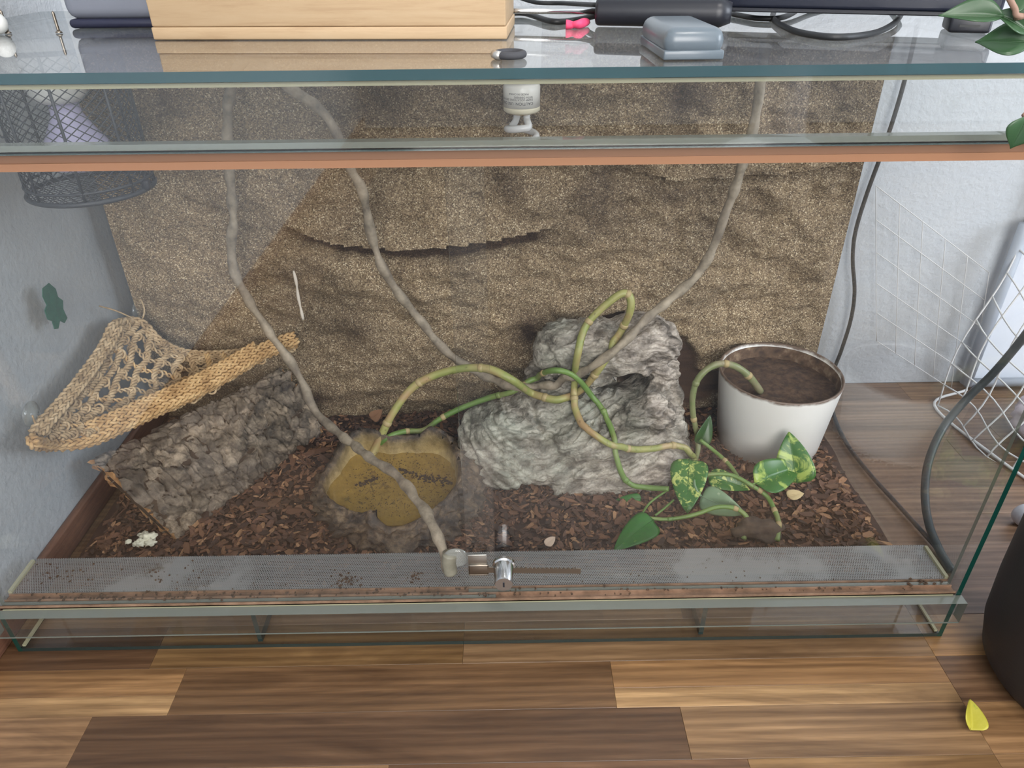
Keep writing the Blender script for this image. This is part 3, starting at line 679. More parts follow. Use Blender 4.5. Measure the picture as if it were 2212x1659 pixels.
# ------------------------------------------------------------------ seagrass hammock
def strand_pts(path, amp, pitch, ph, kind):
    m = len(path); out = []; L = 0; nr = None
    for i, p in enumerate(path):
        tg = (path[min(i+1, m-1)]-path[max(i-1, 0)]).normalized()
        if nr is None: nr = (tg.cross(FW)).normalized()
        nr = (nr-tg*nr.dot(tg)).normalized(); bi = tg.cross(nr)
        if i: L += (p-path[i-1]).length
        a = 2*PI*L/pitch+ph
        if kind == 'braid': out.append(p+nr*amp*math.sin(a)+bi*amp*.45*math.sin(2*a))
        else: out.append(p+nr*amp*math.cos(a)+bi*amp*math.sin(a))
    return out
def dense(pts, step): 
    c = catmull(pts, 24); out = [c[0]]
    for p in c[1:]:
        if (p-out[-1]).length >= step: out.append(p)
    out.append(c[-1]); return out
def hammock():
    T_ = thing('seagrass_hammock', 'woven seagrass corner net hung from the left pane to the back panel', 'hammock', (0, 0, 0))
    ST = mottled('seagrass', [(132, 108, 78), (174, 148, 112), (206, 182, 146)], 60, .85, .3, .001)
    ST2 = mottled('seagrass_golden', [(146, 112, 70), (186, 150, 102), (210, 178, 130)], 60, .85, .3, .001)
    def braid(name, pts, r, amp, pitch, mat, kind='braid', k=3):
        path = dense(pts, pitch/9)
        parts = [tubeg(strand_pts(path, amp, pitch, 2*PI*j/k, kind), r, 6) for j in range(k)]
        return obj(name, *join(*parts), mat, T_)
    A = (276, 688, .452); B = (72, 935, .170)
    left = [at(u, v, x=-.578) for u, v in ((285, 688), (246, 700), (222, 745), (180, 805), (135, 860), (95, 905), (70, 935))]
    low = [at(66, 940, x=-.576), at(75, 962, x=-.566)] + P((130, 968, .185), (200, 958, .215), (270, 928, .255), (340, 895, .300), (420, 858, .345), (500, 815, .395), (560, 778, .435), (610, 756, .462), (642, 746, .475))
    low2 = [p+Vector((.004, -.002, .010)) for p in low[1:]]
    low3 = [p+Vector((-.002, .004, .019)) for p in low[2:]]
    top = [at(285, 690, x=-.576)] + P((312, 700, .450), (345, 735, .445), (390, 758, .442), (440, 764, .448), (500, 762, .455), (560, 752, .465), (605, 745, .472), (638, 742, .478))
    braid('braided_edge', left, .0027, .0050, .036, ST); braid('braided_edge', [p+Vector((.011, -.003, -.002)) for p in left[1:]], .0022, .0040, .032, ST)
    braid('braided_edge', low, .0026, .0050, .034, ST2); braid('braided_edge', low2, .0026, .0048, .034, ST2); braid('braided_edge', low3, .0024, .0046, .034, ST2)
    braid('braided_edge', [p+Vector((-.004, .006, .027)) for p in low[3:9]], .0022, .0044, .032, ST2)
    braid('braided_edge', top, .0024, .0045, .032, ST); braid('braided_edge', [p+Vector((0, -.006, -.008)) for p in top[1:]], .0022, .0042, .030, ST)
    lo = catmull(low, 12); tp = catmull(top, 12); lf = catmull(left, 12)
    def samp(c, t): f = t*(len(c)-1); i = int(min(f, len(c)-2)); return c[i].lerp(c[i+1], f-i)
    # surface between the top edge and the low edge, s along (left edge -> far corner), t across (top -> low)
    def sur(s, t):
        a = samp(tp, s); b = samp(lo, s**.85*.98+.02)
        p = a.lerp(b, t)
        if s < .5:
            q = samp(lf, t); p = q.lerp(p, sstep(0, .5, s)) if True else p
        return p+Vector((0, -.0, -1))*(.028*math.sin(PI*t)*math.sin(PI*min(1, s*1.3+.05)))
    for j in range(1, 15):           # cords running across, top edge to low edge
        s = (j/15.5)**1.12*.86
        braid('net_cord', [sur(s+.012*math.sin(t*2.1+j*1.7), t/10) for t in range(11)], .0022, .0033, .019, ST if s < .5 else ST2, 'twist', 3)
    for j in range(1, 11):           # cords running lengthwise, knotted where they cross
        t = j/11
        braid('net_cord', [sur(.015+.93*q/16, t+.022*math.sin(q*2.4+j)) for q in range(17)], .0017, .0025, .017, ST if j % 3 else ST2, 'twist', 2)
    parts = []
    r = random.Random(2)
    for j in range(1, 15):
        for q in range(1, 11):
            c = sur((j/15.5)**1.12*.86, q/11)+Vector((r.gauss(0, .0015), 0, r.gauss(0, .0015))); w_ = r.uniform(.0042, .0062); k = [c+Vector((w_*math.cos(a)*1.2, .004*math.sin(a), w_*math.sin(a))) for a in np.arange(r.uniform(0, 3), 20, 1.1)[:7]]
            parts.append(tubeg(catmull(k, 3, True), .0018, 5, True))
    tag(obj('knots', *join(*parts), ST, T_), kind='stuff')
    # frayed tie ends
    for pts in (((292, 690, .45), (262, 676, .44), (240, 668, .43), (214, 661, .42)), ((292, 692, .45), (306, 690, .46), (312, 672, .47), (308, 655, .48), (303, 646, .485)), ((84, 930, .17), (76, 915, .165), (70, 898, .16)), ((90, 950, .17), (80, 920, .168), (72, 905, .162))):
        tube('tie_cord', P(*pts), .0013, ST, T_, 5, 6)
    for u, v, s in ((300, 672, .45), (72, 895, .16)):
        c = at(u, v, x=-.591)
        prof = [(0.0, .006), (.006, .0058), (.007, .004), (.010, .003), (.018, .0006), (.018, 0)]
        V, F = latheg(prof, 24); V = [Vector((c.x-.0025+z, c.y+x, c.z+y)) for x, y, z in V]
        t = glass('suction_cup_plastic', (.9, .93, .93), .16, (210, 212, 208)); obj('suction_cup', V, F, t, T_)
hammock()

# ------------------------------------------------------------------ bendy jungle vine
def vine():
    T_ = thing('bendable_vine', 'grey-brown knobbly bendable vine looped over the water dish and rock', 'vine', (0, 0, 0))
    pts = P((972, 1236, .024), (962, 1205, .030), (935, 1140, .060), (905, 1085, .120), (860, 1030, .185), (800, 988, .245), (735, 938, .320), (680, 885, .375), (640, 800, .415), (580, 715, .425), (525, 630, .430), (502, 560, .432), (503, 470, .432), (497, 400, .430), (492, 290, .425), (496, 200, .42), (525, 130, .40), (570, 130, .39), (620, 185, .39), (690, 235, .40), (728, 290, .405), (755, 360, .41), (785, 420, .415), (805, 520, .42), (845, 610, .425), (905, 690, .43), (955, 750, .43), (1005, 788, .425), (1060, 818, .41)) + \
        [onrock(1110, 836, .012, .37), onrock(1160, 836, .012, .345), onrock(1220, 822, .014, .33), onrock(1290, 785, .022, .33), onrock(1350, 735, .020, .34)] + P((1400, 685, .385), (1450, 645, .40), (1510, 590, .41), (1545, 520, .415), (1580, 430, .42), (1605, 350, .42), (1630, 260, .42), (1648, 130, .42), (1652, 75, .42))
    path = dense(pts, .0035)
    path = [p+Vector((.0022*fbm(p, 38, 2), .0022*fbm(p+Vector((7, 7, 7)), 38, 2), 0)) for p in path]
    path = clear_rock(path, .008); m = len(path); rad = [.0078*(.88+.20*fbm((i*.12, 0, 0), 1.3, 3)+.13*math.sin(i*.62+.8*math.sin(i*.11))) for i in range(m)]
    t = NT('vine_bark'); v = t.obj(); f = t.noise(v, 40, 6, .65); g = t.noise(v, 7, 3, .5)
    col = t.ramp(f, [(.3, lin((96, 86, 74))), (.5, lin((142, 130, 112))), (.72, lin((176, 162, 142)))])
    col = t.mix(t.n('MapRange', {0: g, 1: .45, 2: .65, 3: 0., 4: .4}).outputs[0], col, lin((100, 88, 80)))
    obj('vine_stem', *tubeg(path, lambda u, a: rad[int(u*(m-1)+.5)]*(1+.06*math.sin(3*a+u*90)), 12), t.done(t.bsdf(col, .75, f, .5, .002)), T_)
    # clamp and suction cup on the door glass
    RB = plain('clear_rubber', (150, 148, 136), .35); c = at(975, 1236, y=.020)
    tube('clamp', [at(972, 1196, y=.026), at(970, 1215, y=.024), at(974, 1238, y=.021)], lambda u, a: .0095*(1-.1*u), mottled('clamp_rubber', [(120, 116, 100), (150, 146, 130)], 60, .5, .2, .001), T_, 12)
    k = at(985, 1210, y=.021); V, F = latheg([(0, .004), (.012, .003), (.016, .0008), (.016, 0)], 24); V = [Vector((k.x+x, k.y+.004-z, k.z+y)) for x, y, z in V]
    obj('suction_cup', V, F, glass('cup_plastic', (.85, .88, .88), .30, (205, 205, 200)), T_)
vine()

# ------------------------------------------------------------------ pothos
def leafmat(name, g1, g2, v1, amount, sc=38):
    t = NT(name); v = t.obj((1, 1, 1), True); f = t.noise(v, sc, 5, .65, .8); g = t.noise(v, sc*3, 3, .6)
    col = t.mix(t.n('MapRange', {0: f, 1: .62-amount, 2: .70-amount, 3: 0., 4: 1.}).outputs[0], t.mix(g, lin(g1), lin(g2)), lin(v1))
    b = t.bsdf(col, .32, g, .15, .0008); tr = t.n('BsdfTranslucent', {'Color': col}).outputs[0]
    return t.done(t.n('MixShader', {0: .22, 1: b, 2: tr}).outputs[0])
LVAR = leafmat('pothos_variegated', (44, 98, 38), (66, 124, 48), (196, 208, 118), .10, 85)
LVAR2 = leafmat('pothos_half_variegated', (44, 100, 40), (66, 124, 50), (176, 198, 100), .10, 26)
LGRN = leafmat('pothos_green', (30, 92, 30), (52, 122, 42), (150, 186, 80), -.02, 22)
LPALE = leafmat('pothos_pale_underside', (112, 140, 106), (134, 160, 124), (190, 200, 170), -.04, 20)
LDIM = leafmat('pothos_dark_small', (52, 78, 44), (70, 98, 56), (110, 130, 80), .0, 30)
FIC = leafmat('ficus_leaf', (54, 86, 56), (72, 104, 70), (92, 124, 82), -.05, 20)
def stemmat(name, cs):
    t = NT(name); v = t.obj(); f = t.noise(v, 16, 3, .5); g = t.noise(v, 150, 3, .6)
    c = t.ramp(f, [(.34+.32*i/(len(cs)-1), lin(x)) for i, x in enumerate(cs)])
    c = t.mix(t.n('MapRange', {0: g, 1: .62, 2: .70, 3: 0., 4: .6}).outputs[0], c, lin((84, 66, 40)))
    return t.done(t.bsdf(c, .45))
STY = stemmat('stem_yellow_green', [(162, 134, 96), (154, 150, 92), (130, 138, 74), (168, 146, 108)])
STG = stemmat('stem_green', [(86, 116, 54), (102, 130, 64), (126, 130, 80)])
STP = stemmat('stem_pale_brown', [(128, 126, 88), (112, 122, 78), (140, 132, 104)])
NODE = plain('stem_node', (162, 144, 102), .6)
def leaf(name, base, tip, nrm, width, mat, parent, fold=.35, droop=.12, kind='heart', nu=14, nv=6):
    base, tip = Vector(base), Vector(tip); L = tip-base; ln = L.length; lx = L.normalized(); n = Vector(nrm); n = (n-lx*n.dot(lx)).normalized(); sd = lx.cross(n)
    V = []
    for i in range(nu+1):
        t = i/nu
        if kind == 'heart': w = math.sin(PI*min(1, t**.62))**.8*(1-.12*t)
        else: w = math.sin(PI*t**.8)**1.15
        w = max(w, .02)*width/2; back = (.10*ln*math.sin(PI*t)*(1-t)) if kind == 'heart' else 0
        for k in range(-nv, nv+1):
            s = k/nv
            z = fold*abs(s)*w - droop*ln*(t-.35)**2*1.6 + .025*ln*math.sin(5*t+2*s)*abs(s) - .10*width*s*s*.5
            V.append(base+lx*(t*ln-back*abs(s)**2*(1-t)*2)+sd*(s*w)+n*z)
    m = 2*nv+1; F = [(i*m+k, i*m+k+1, (i+1)*m+k+1, (i+1)*m+k) for i in range(nu) for k in range(m-1)]
    o = obj(name, V, F, mat, parent)
    s = o.modifiers.new('thickness', 'SOLIDIFY'); s.thickness = .0006; s.offset = 0
    mid = [V[i*m+nv]+n*.0004 for i in range(nu)]
    obj('midrib', *tubeg(mid, lambda u, a: .0009*(1.1-u), 5), mat, o)
    return o
def stem(parent, pts, r0, r1, mat, nodes=(), name='stem', n=10):
    path = clear_rock(dense(pts, .004), max(r0, r1)); m = len(path)
    o = obj(name, *tubeg(path, lambda u, a: (r0+(r1-r0)*u)*(1+.04*math.sin(u*60)), n), mat, parent)
    for t in nodes:
        i = int(t*(m-2)); d = (path[i+1]-path[i]).normalized(); r = r0+(r1-r0)*t; c = path[i]
        obj('stem_node', *tubeg([c-d*.004, c-d*.002, c, c+d*.002, c+d*.004], lambda u, a: r*(1.02+.17*math.sin(PI*u)), n), NODE if random.random() < .6 else mat, parent)
    return o
def rk(*a): return [onrock(u, v, o, y) for u, v, o, y in a]
def pothos():
    A = thing('pothos_cutting', 'yellow-green bare pothos stem looping high over the rock hide from the water dish', 'plant', (0, 0, 0))
    stem(A, [at(800, 992, z=.046)] + P((815, 960, .345), (850, 890, .36), (900, 830, .375), (975, 800, .375), (1050, 796, .36), (1105, 820, .345)) + rk((1150, 850, .010, .33), (1205, 864, .010, .32), (1252, 845, .012, .32), (1300, 788, .016, .33), (1338, 722, .020, .34)) +
         P((1362, 670, .365), (1358, 636, .37), (1332, 640, .37), (1268, 700, .365)) + rk((1248, 765, .022, .33), (1240, 825, .016, .33), (1242, 880, .008, .3), (1262, 922, .007, .3), (1300, 950, .007, .3), (1350, 968, .007, .29), (1400, 970, .007, .29), (1462, 962, .008, .31)) + P((1492, 985, .315),) + [at(1516, 1030, z=.034)], .0068, .0052, STY, (.06, .13, .22, .33, .42, .50, .555, .62, .74, .86, .93))
    B = thing('pothos_cutting', 'slimmer darker green pothos stem crossing before the rock hide from dish to bark', 'plant', (0, 0, 0))
    stem(B, [at(806, 975, z=.05)] + P((838, 945, .345), (875, 932, .365), (915, 930, .375), (950, 905, .385), (1000, 880, .39), (1060, 858, .385), (1110, 845, .37)) + rk((1150, 818, .020, .35), (1195, 800, .026, .35), (1240, 812, .022, .34), (1280, 858, .014, .32), (1310, 905, .009, .3), (1328, 975, .008, .28), (1350, 1036, .007, .27), (1390, 1052, .008, .27)) + [at(1445, 1056, z=.045)], .0050, .0044, STG, (.12, .22, .38, .45, .52, .72, .90))
    for u, v in ((805, 965), (820, 950), (798, 955)):
        tube('rootlet', [at(u, v, z=.055), at(u-4, v+14, z=.052), at(u-8, v+24, z=.05)], .0016, STG, B, 6)
    Cc = thing('potted_pothos', 'leafy pothos arching out of the white plastic pot and trailing over the bark', 'plant', (0, 0, 0))
    stem(Cc, [at(1642, 846, z=.142)] + P((1620, 815, .365), (1590, 792, .365), (1550, 786, .365), (1512, 812, .36), (1497, 850, .355), (1497, 895, .35), (1505, 935, .345), (1508, 970, .335)) + [at(1500, 1000, z=.05)], .0062, .0040, STP, (.14, .3, .5, .72, .85))
    stem(Cc, [at(1512, 950, z=.085), at(1540, 972, z=.075), at(1572, 1000, z=.07), at(1590, 1025, z=.065), at(1598, 1038, z=.06)], .0030, .0034, STG, (.6,))
    # trailing stems
    stem(Cc, [at(1508, 1036, z=.06), at(1530, 1025, z=.075), at(1580, 1026, z=.075), at(1622, 1048, z=.068), at(1655, 1070, z=.055), at(1672, 1100, z=.048), at(1682, 1130, z=.042), at(1678, 1168, z=.030)], .0028, .0042, STG, (.55, .75, .9))
    stem(Cc, [at(1382, 1116, z=.045), at(1440, 1122, z=.042), at(1500, 1112, z=.050), at(1545, 1096, z=.058), at(1580, 1096, z=.058), at(1606, 1108, z=.05), at(1620, 1135, z=.04), at(1605, 1165, z=.028)], .0026, .0040, STG, (.22, .72))
    stem(Cc, [at(1514, 1072, z=.055), at(1500, 1048, z=.065), at(1505, 1030, z=.07), at(1530, 1025, z=.072)], .0020, .0020, LPALE, name='petiole')
    stem(Cc, [at(1455, 1080, z=.035), at(1435, 1098, z=.035), at(1415, 1114, z=.035)], .0018, .0018, STG, name='petiole')
    stem(Cc, [at(1440, 1060, z=.04), at(1405, 1085, z=.035), at(1385, 1112, z=.035)], .0018, .0018, STG, name='petiole')
    stem(Cc, [at(1622, 1048, z=.066), at(1636, 1042, z=.068)], .0018, .0018, STG, name='petiole')
    front = (CAM-at(1500, 1050, z=.05)).normalized()
    leaf('leaf', at(1490, 990, z=.085), at(1484, 1106, z=.040), front+Vector((-.1, 0, .1)), .060, LVAR, Cc, .15, .10)
    leaf('leaf', at(1413, 1122, z=.045), at(1328, 1184, z=.034), front+Vector((.0, .1, .5)), .046, LGRN, Cc, .15, .12)
    leaf('leaf', at(1514, 1072, z=.050), at(1610, 1112, z=.042), front+Vector((-.1, -.2, -.1)), .044, LPALE, Cc, .05, .05)
    leaf('leaf', at(1634, 1044, z=.070), at(1732, 1004, z=.075), front+Vector((0, .0, .35)), .056, LVAR2, Cc, .55, .10)
    leaf('leaf', at(1722, 1044, z=.055), at(1704, 934, z=.125), front+Vector((-.25, 0, .1)), .062, LVAR2, Cc, .30, .05)
    leaf('leaf', at(1530, 1030, z=.060), at(1622, 1056, z=.052), front+Vector((.1, 0, .6)), .034, LVAR, Cc, .4, .1)
    leaf('leaf', at(1512, 960, z=.070), at(1536, 898, z=.115), front+Vector((.5, 0, .1)), .030, LDIM, Cc, .4, .1)
    leaf('leaf', at(1385, 1076, z=.032), at(1325, 1082, z=.026), front+Vector((0, 0, .4)), .018, LGRN, Cc, .1, .05)
    # pot
    c = (.4905, .4015, 0)
    Pt = thing('plant_pot', 'white round plastic pot with soil stained rim, right of the rock hide', 'plant pot', (0, 0, 0))
    prof = [(.0, .018), (.080, .018), (.084, .022), (.0985, .158), (.0995, .163), (.0985, .1655), (.0955, .164), (.0925, .150), (.0915, .120)]
    t = NT('pot_plastic'); tc = t.n('SeparateXYZ', {0: t.obj()}); f = t.noise(t.obj(), 45, 5, .65)
    rimd = t.math('MULTIPLY', t.n('MapRange', {0: t.math('ADD', tc.outputs[2], t.math('MULTIPLY', f, .014)), 1: .1655, 2: .171}).outputs[0], .95)
    col = t.mix(rimd, lin((240, 238, 232)), lin((96, 72, 54))); lowd = t.n('MapRange', {0: t.math('SUBTRACT', tc.outputs[2], t.math('MULTIPLY', f, .03)), 1: .018, 2: .035, 3: .35, 4: 0.}).outputs[0]
    col = t.mix(lowd, col, lin((150, 124, 96))); POTM = t.done(t.bsdf(col, .4))
    obj('pot_wall', *latheg(prof, 64, c, False), POTM, Pt)
    obj('inner_wall', *latheg([(.0958, .1642), (.0920, .150), (.0908, .120)], 64, c, False), mottled('soil_stained_plastic', [(62, 46, 36), (98, 76, 58), (150, 128, 104)], 50, .8, .4, .002), Pt)
    V, F = latheg([(0, .140), (.03, .140), (.06, .1395), (.0915, .139)], 48, c); V = [Vector((x, y, z+.004*fbm((x, y, 0), 40, 3))) for x, y, z in V]
    obj('soil', V, [f for f in F if len(f) < 10], mottled('potting_soil', [(46, 34, 27), (74, 55, 42), (98, 76, 58)], 90, .95, .8, .004), Pt)
pothos()

# ------------------------------------------------------------------ little things on the bark
def blob(name, u, v, z, r, mat, label, cat, seed, flat=.45, n=3):
    c = at(u, v, z=z); V, F = ellip(Vector(), (1, 1, 1), 0, n)
    V = [c+Vector((p.x*r[0], p.y*r[1], p.z*r[0]*flat))*(1+.55*fbm(p+Vector((seed, 0, 0)), 1.7, 3)) for p in V]
    return tag(obj(name, V, F, mat), label, cat)
PALE = plain('chalky_white', (222, 218, 196), .85)
d = thing('white_dropping', 'crumbly white dropping on the bark below the cork tube end', 'dropping')
for i, (u, v, r) in enumerate(((318, 1162, .012), (305, 1172, .008), (296, 1174, .006), (277, 1170, .0045), (324, 1172, .008), (310, 1155, .007))):
    c = at(u, v, z=.034); V, F = ellip(Vector(), (1, 1, 1), 0, 3); V = [c+Vector((p.x*r, p.y*r*.8, p.z*r*.5))*(1) + p*r*.5*fbm(p+Vector((i, 0, 0)), 2.2, 3) for p in V]
    obj('clump', V, F, PALE, d)
tag(leaf('dry_leaf', at(1180, 1178, z=.033), at(1200, 1158, z=.034), (0, -.5, 1), .014, plain('pale_shred', (200, 176, 156), .9), None, .4), 'pale torn shred on the bark behind the lock', 'shred')
tag(leaf('dry_leaf', at(1702, 1072, z=.036), at(1738, 1064, z=.036), (0, -.3, 1), .020, plain('dry_cream', (186, 164, 122), .9), None, .3), 'cream dry leaf scrap below the folded pothos leaf', 'dry leaf')
tag(leaf('dry_leaf', at(802, 905, z=.055), at(826, 885, z=.065), (0, -1, .3), .022, plain('dry_brown', (128, 92, 66), .9), None, .3), 'curled brown dry leaf behind the water dish', 'dry leaf')
tag(blob('bark_lump', 1640, 1142, .034, (.034, .020), mottled('dark_bark', [(56, 46, 40), (88, 74, 62)], 60, .9, .6, .003), '', '', 3, .4), 'dark flat bark lump beside the trailing pothos stem', 'bark')

# ------------------------------------------------------------------ showcase lock
def lock():
    T_ = thing('showcase_lock', 'chrome showcase lock on a toothed bar across the glass doors', 'lock', (0, 0, 0))
    y = .0015
    zb = at(1150, 1229, y=y).z; x0 = at(1012, 1229, y=y).x; xh = at(1052, 1229, y=y).x; x1 = at(1254, 1240, y=y).x
    # toothed bar
    top = []; bot = []; n = 96
    for i in range(n+1):
        t = i/n; x = xh+(x1-xh)*t; z = zb-.0045*t
        top.append((x, z+.0042+(.0010*math.sin(i*1.45) if .3 < t < .95 else 0))); bot.append((x, z-.0042))
    out = bot+top[::-1]; m = len(out)
    V = [(x, y-.0009, z) for x, z in out]+[(x, y+.0005, z) for x, z in out]
    F = [(i, i+1, m-2-i, m-1-i) for i in range(n)]+[(m+m-1-i, m+m-2-i, m+i+1, m+i) for i in range(n)]+[((i+1) % m, i, m+i, m+(i+1) % m) for i in range(m)]
    obj('toothed_bar', V, F, STEEL, T_, False)
    box('hook_plate', (x0, y-.0010, zb-.0085), (xh+.002, y+.0005, zb+.0085), STEEL, T_, .002)
    box('hook_return', (x0, y, zb+.0075), (xh, y+.0014, zb+.0245), plain('steel_bright', (188, 186, 180), .35, Metallic=1.), T_, .0005)
    c = at(1088, 1234, y=y-.008)
    def yl(prof, n=32): V, F = latheg(prof, n); return [Vector((c.x+p[0], c.y+.012-p[2], c.z+p[1])) for p in V], F
    brl = autosmooth(obj('lock_barrel', *yl([(.0135, 0), (.0135, .004), (.0118, .0055), (.0110, .031), (.0102, .033), (0, .033)]), CHROME, T_), 30)
    V, F = boxg((-.0010, -.0035, .0325), (.0010, .0035, .0336)); obj('keyhole', [Vector((c.x+x, c.y+.012-z, c.z+y_)) for x, y_, z in V], F, BLACK, brl, False)
lock()

# ------------------------------------------------------------------ lamps
def cage():
    T_ = thing('lamp_cage', 'dark wire mesh lamp guard with a heat bulb in the upper left corner', 'lamp', (0, 0, 0))
    c = at(200, 405, y=.28); R, z0, z1 = .0715, c.z, .680; WM = plain('coated_wire', (52, 55, 60), .5)
    def ring(z, r, rad): return tubeg([(c.x+r*math.cos(a), c.y+r*math.sin(a), z) for a in np.linspace(0, 2*PI, 49)[:-1]], rad, 8, True)
    for z, r, rad in ((z0, R, .0030), (z0+.012, R, .0016), (z1, R, .0026)): obj('ring', *ring(z, r, rad), WM, T_)
    for a in np.linspace(.35, 2*PI+.35, 9)[:-1]:
        obj('upright_wire', *tubeg([(c.x+R*math.cos(a), c.y+R*math.sin(a), z0), (c.x+R*math.cos(a), c.y+R*math.sin(a), z1)], .0017, 6), WM, T_)
    parts = []; n = 34; H = z1-z0; turns = H/(R*2*PI)*1.35
    for s in (-1, 1):
        for i in range(n):
            a0 = 2*PI*i/n
            parts.append(tubeg([(c.x+R*math.cos(a0+s*turns*2*PI*k/14), c.y+R*math.sin(a0+s*turns*2*PI*k/14), z0+H*k/14) for k in range(15)], .0006, 4, cap=False))
    tag(obj('wire_mesh', *join(*parts), WM, T_), kind='stuff')
    parts = []
    for i in range(-8, 9):
        w = math.sqrt(max(0, R*R-(i*.0085)**2))
        for s in (-1, 1):
            q = Matrix.Rotation(PI/4*s, 3, 'Z'); a, b = q @ Vector((i*.0085, -w, 0)), q @ Vector((i*.0085, w, 0)); parts.append(tubeg([Vector((c.x, c.y, z0))+a, Vector((c.x, c.y, z0))+b], .0005, 4, cap=False))
    tag(obj('bottom_mesh', *join(*parts), WM, T_), kind='stuff')
    k = Vector((c.x+R, c.y-.012, z0+.006)); box('latch', k-Vector((.004, .004, .006)), k+Vector((.006, .004, .006)), BLACK, T_, .0015)
    tube('clip_ring', [Vector((c.x-R-.003, c.y-.02, z0+.075+.009*math.sin(a)))+Vector((-.004*math.cos(a), 0, 0)) for a in np.linspace(0, 2*PI, 9)[:-1]], .0012, WM, T_, 6, 3, True)
    lathe('lamp_socket', [(0, .685), (.030, .685), (.031, .630), (.024, .622), (0, .622)], WHITEP, T_, 32, (c.x-.005, c.y, 0))
    lathe('bulb', [(.016, .622), (.017, .608), (.024, .594), (.036, .574), (.040, .560), (.036, .549), (.02, .543), (0, .541)], plain('bulb_frosted', (188, 182, 214), .2), T_, 32, (c.x-.003, c.y, 0))
cage()
def cfl():
    T_ = thing('compact_fluorescent_lamp', 'white spiral compact lamp hanging in the upper middle of the terrarium', 'lamp', (0, 0, 0))
    y = .42; ax = at(1127, 200, y=y); x = ax.x
    zz = lambda v: at(1127, v, y=y).z
    WB = plain('lamp_white', (228, 226, 220), .3); YB_ = plain('lamp_yellowed', (196, 164, 104), .4); CR = plain('lamp_cream', (222, 214, 190), .35)
    lathe('lamp_socket', [(0, .6868), (.026, .6868), (.026, zz(170)), (.020, zz(172)), (0, zz(172))], WB, T_, 40, (x, y, 0))
    r = .0250
    lathe('neck', [(.017, zz(171)), (.017, zz(178))], BLACK, T_, 32, (x, y, 0))
    hs = lathe('ballast_housing', [(.0, zz(175)), (.017, zz(175.5)), (.0225, zz(178)), (r, zz(185)), (r, zz(228))], WB, T_, 48, (x, y, 0))
    lathe('ballast_base', [(r-.0003, zz(228.5)), (r, zz(230)), (r, zz(237)), (r-.003, zz(241)), (0, zz(243))], CR, T_, 48, (x, y, 0))
    lathe('tube_collar', [(.017, zz(241.5)), (.016, zz(244)), (.006, zz(247)), (0, zz(247))], YB_, T_, 32, (x, y, 0))
    pts = [Vector((x+.007, y-.006, zz(243))), Vector((x+.007, y-.007, zz(256)))]; zb = zz(268)
    for i in range(31):
        a = -PI*.35-i*.42; pts.append(Vector((x+.0205*math.cos(a), y+.0205*math.sin(a), zb-.0013*i)))
    TB = plain('fluorescent_tube', (212, 212, 212), .15)
    tube('spiral_tube', pts, .0048, TB, T_, 10, 4)
    tube('tube_leg', [Vector((x-.006, y+.006, zz(243))), Vector((x-.008, y+.007, zz(262))), Vector((x-.014, y+.01, zz(276)))], .0048, TB, T_, 10, 4)
    INK = plain('printed_ink', (40, 40, 52), .6)
    def print_line(s, v, h, a0):
        cu = bpy.data.curves.new('t', 'FONT'); cu.body = s; cu.size = h; cu.space_character = 1.05
        o = bpy.data.objects.new('t', cu); COL.objects.link(o); bpy.context.view_layer.update()
        me = bpy.data.meshes.new_from_object(o.evaluated_get(bpy.context.evaluated_depsgraph_get())); bpy.data.objects.remove(o)
        bm = bmesh.new(); bm.from_mesh(me); bmesh.ops.subdivide_edges(bm, edges=[e for e in bm.edges if e.calc_length() > .002], cuts=2); bm.to_mesh(me); bm.free()
        for p in me.vertices:      # upside down, wrapped round the housing
            a = a0-p.co.x/r; p.co = Vector((x+(r+.0002)*math.sin(a), y-(r+.0002)*math.cos(a), zz(v)-p.co.y))
        objm('printed_text', me, INK, hs, False)
    print_line('CAUTION: USE ONLY IN', 214, .0052, .62); print_line('DAMP LOCATIONS. DO NOT USE', 206.5, .0036, .60); print_line('WITH DIMMERS', 201, .0036, .60); print_line('MADE IN CHINA', 194.5, .0036, .35)
cfl()

# ------------------------------------------------------------------ green sticker on the left pane
def sticker():
    o2 = [(-.3, 1), (.25, 1.02), (.55, .6), (.5, .2), (.75, -.1), (.55, -.45), (.6, -.95), (.28, -1.05), (.02, -.8), (-.3, -1.05), (-.55, -.95), (-.5, -.55), (-.75, -.35), (-.72, .1), (-.45, .25), (-.5, .7)]
    c = at(115, 660, x=-.5935); V = []
    for k in (0, .0012): V += [Vector((c.x+k, c.y+x*.030, c.z+z*.030)) for x, z in o2]
    m = len(o2); F = [tuple(range(m-1, -1, -1)), tuple(range(m, 2*m))]+[(i, (i+1) % m, m+(i+1) % m, m+i) for i in range(m)]
    tag(obj('green_sticker', V, F, mottled('green_vinyl', [(22, 74, 58), (34, 94, 74)], 90, .6), None, False), 'small dark green frog-shaped sticker on the left glass pane', 'sticker')
sticker()

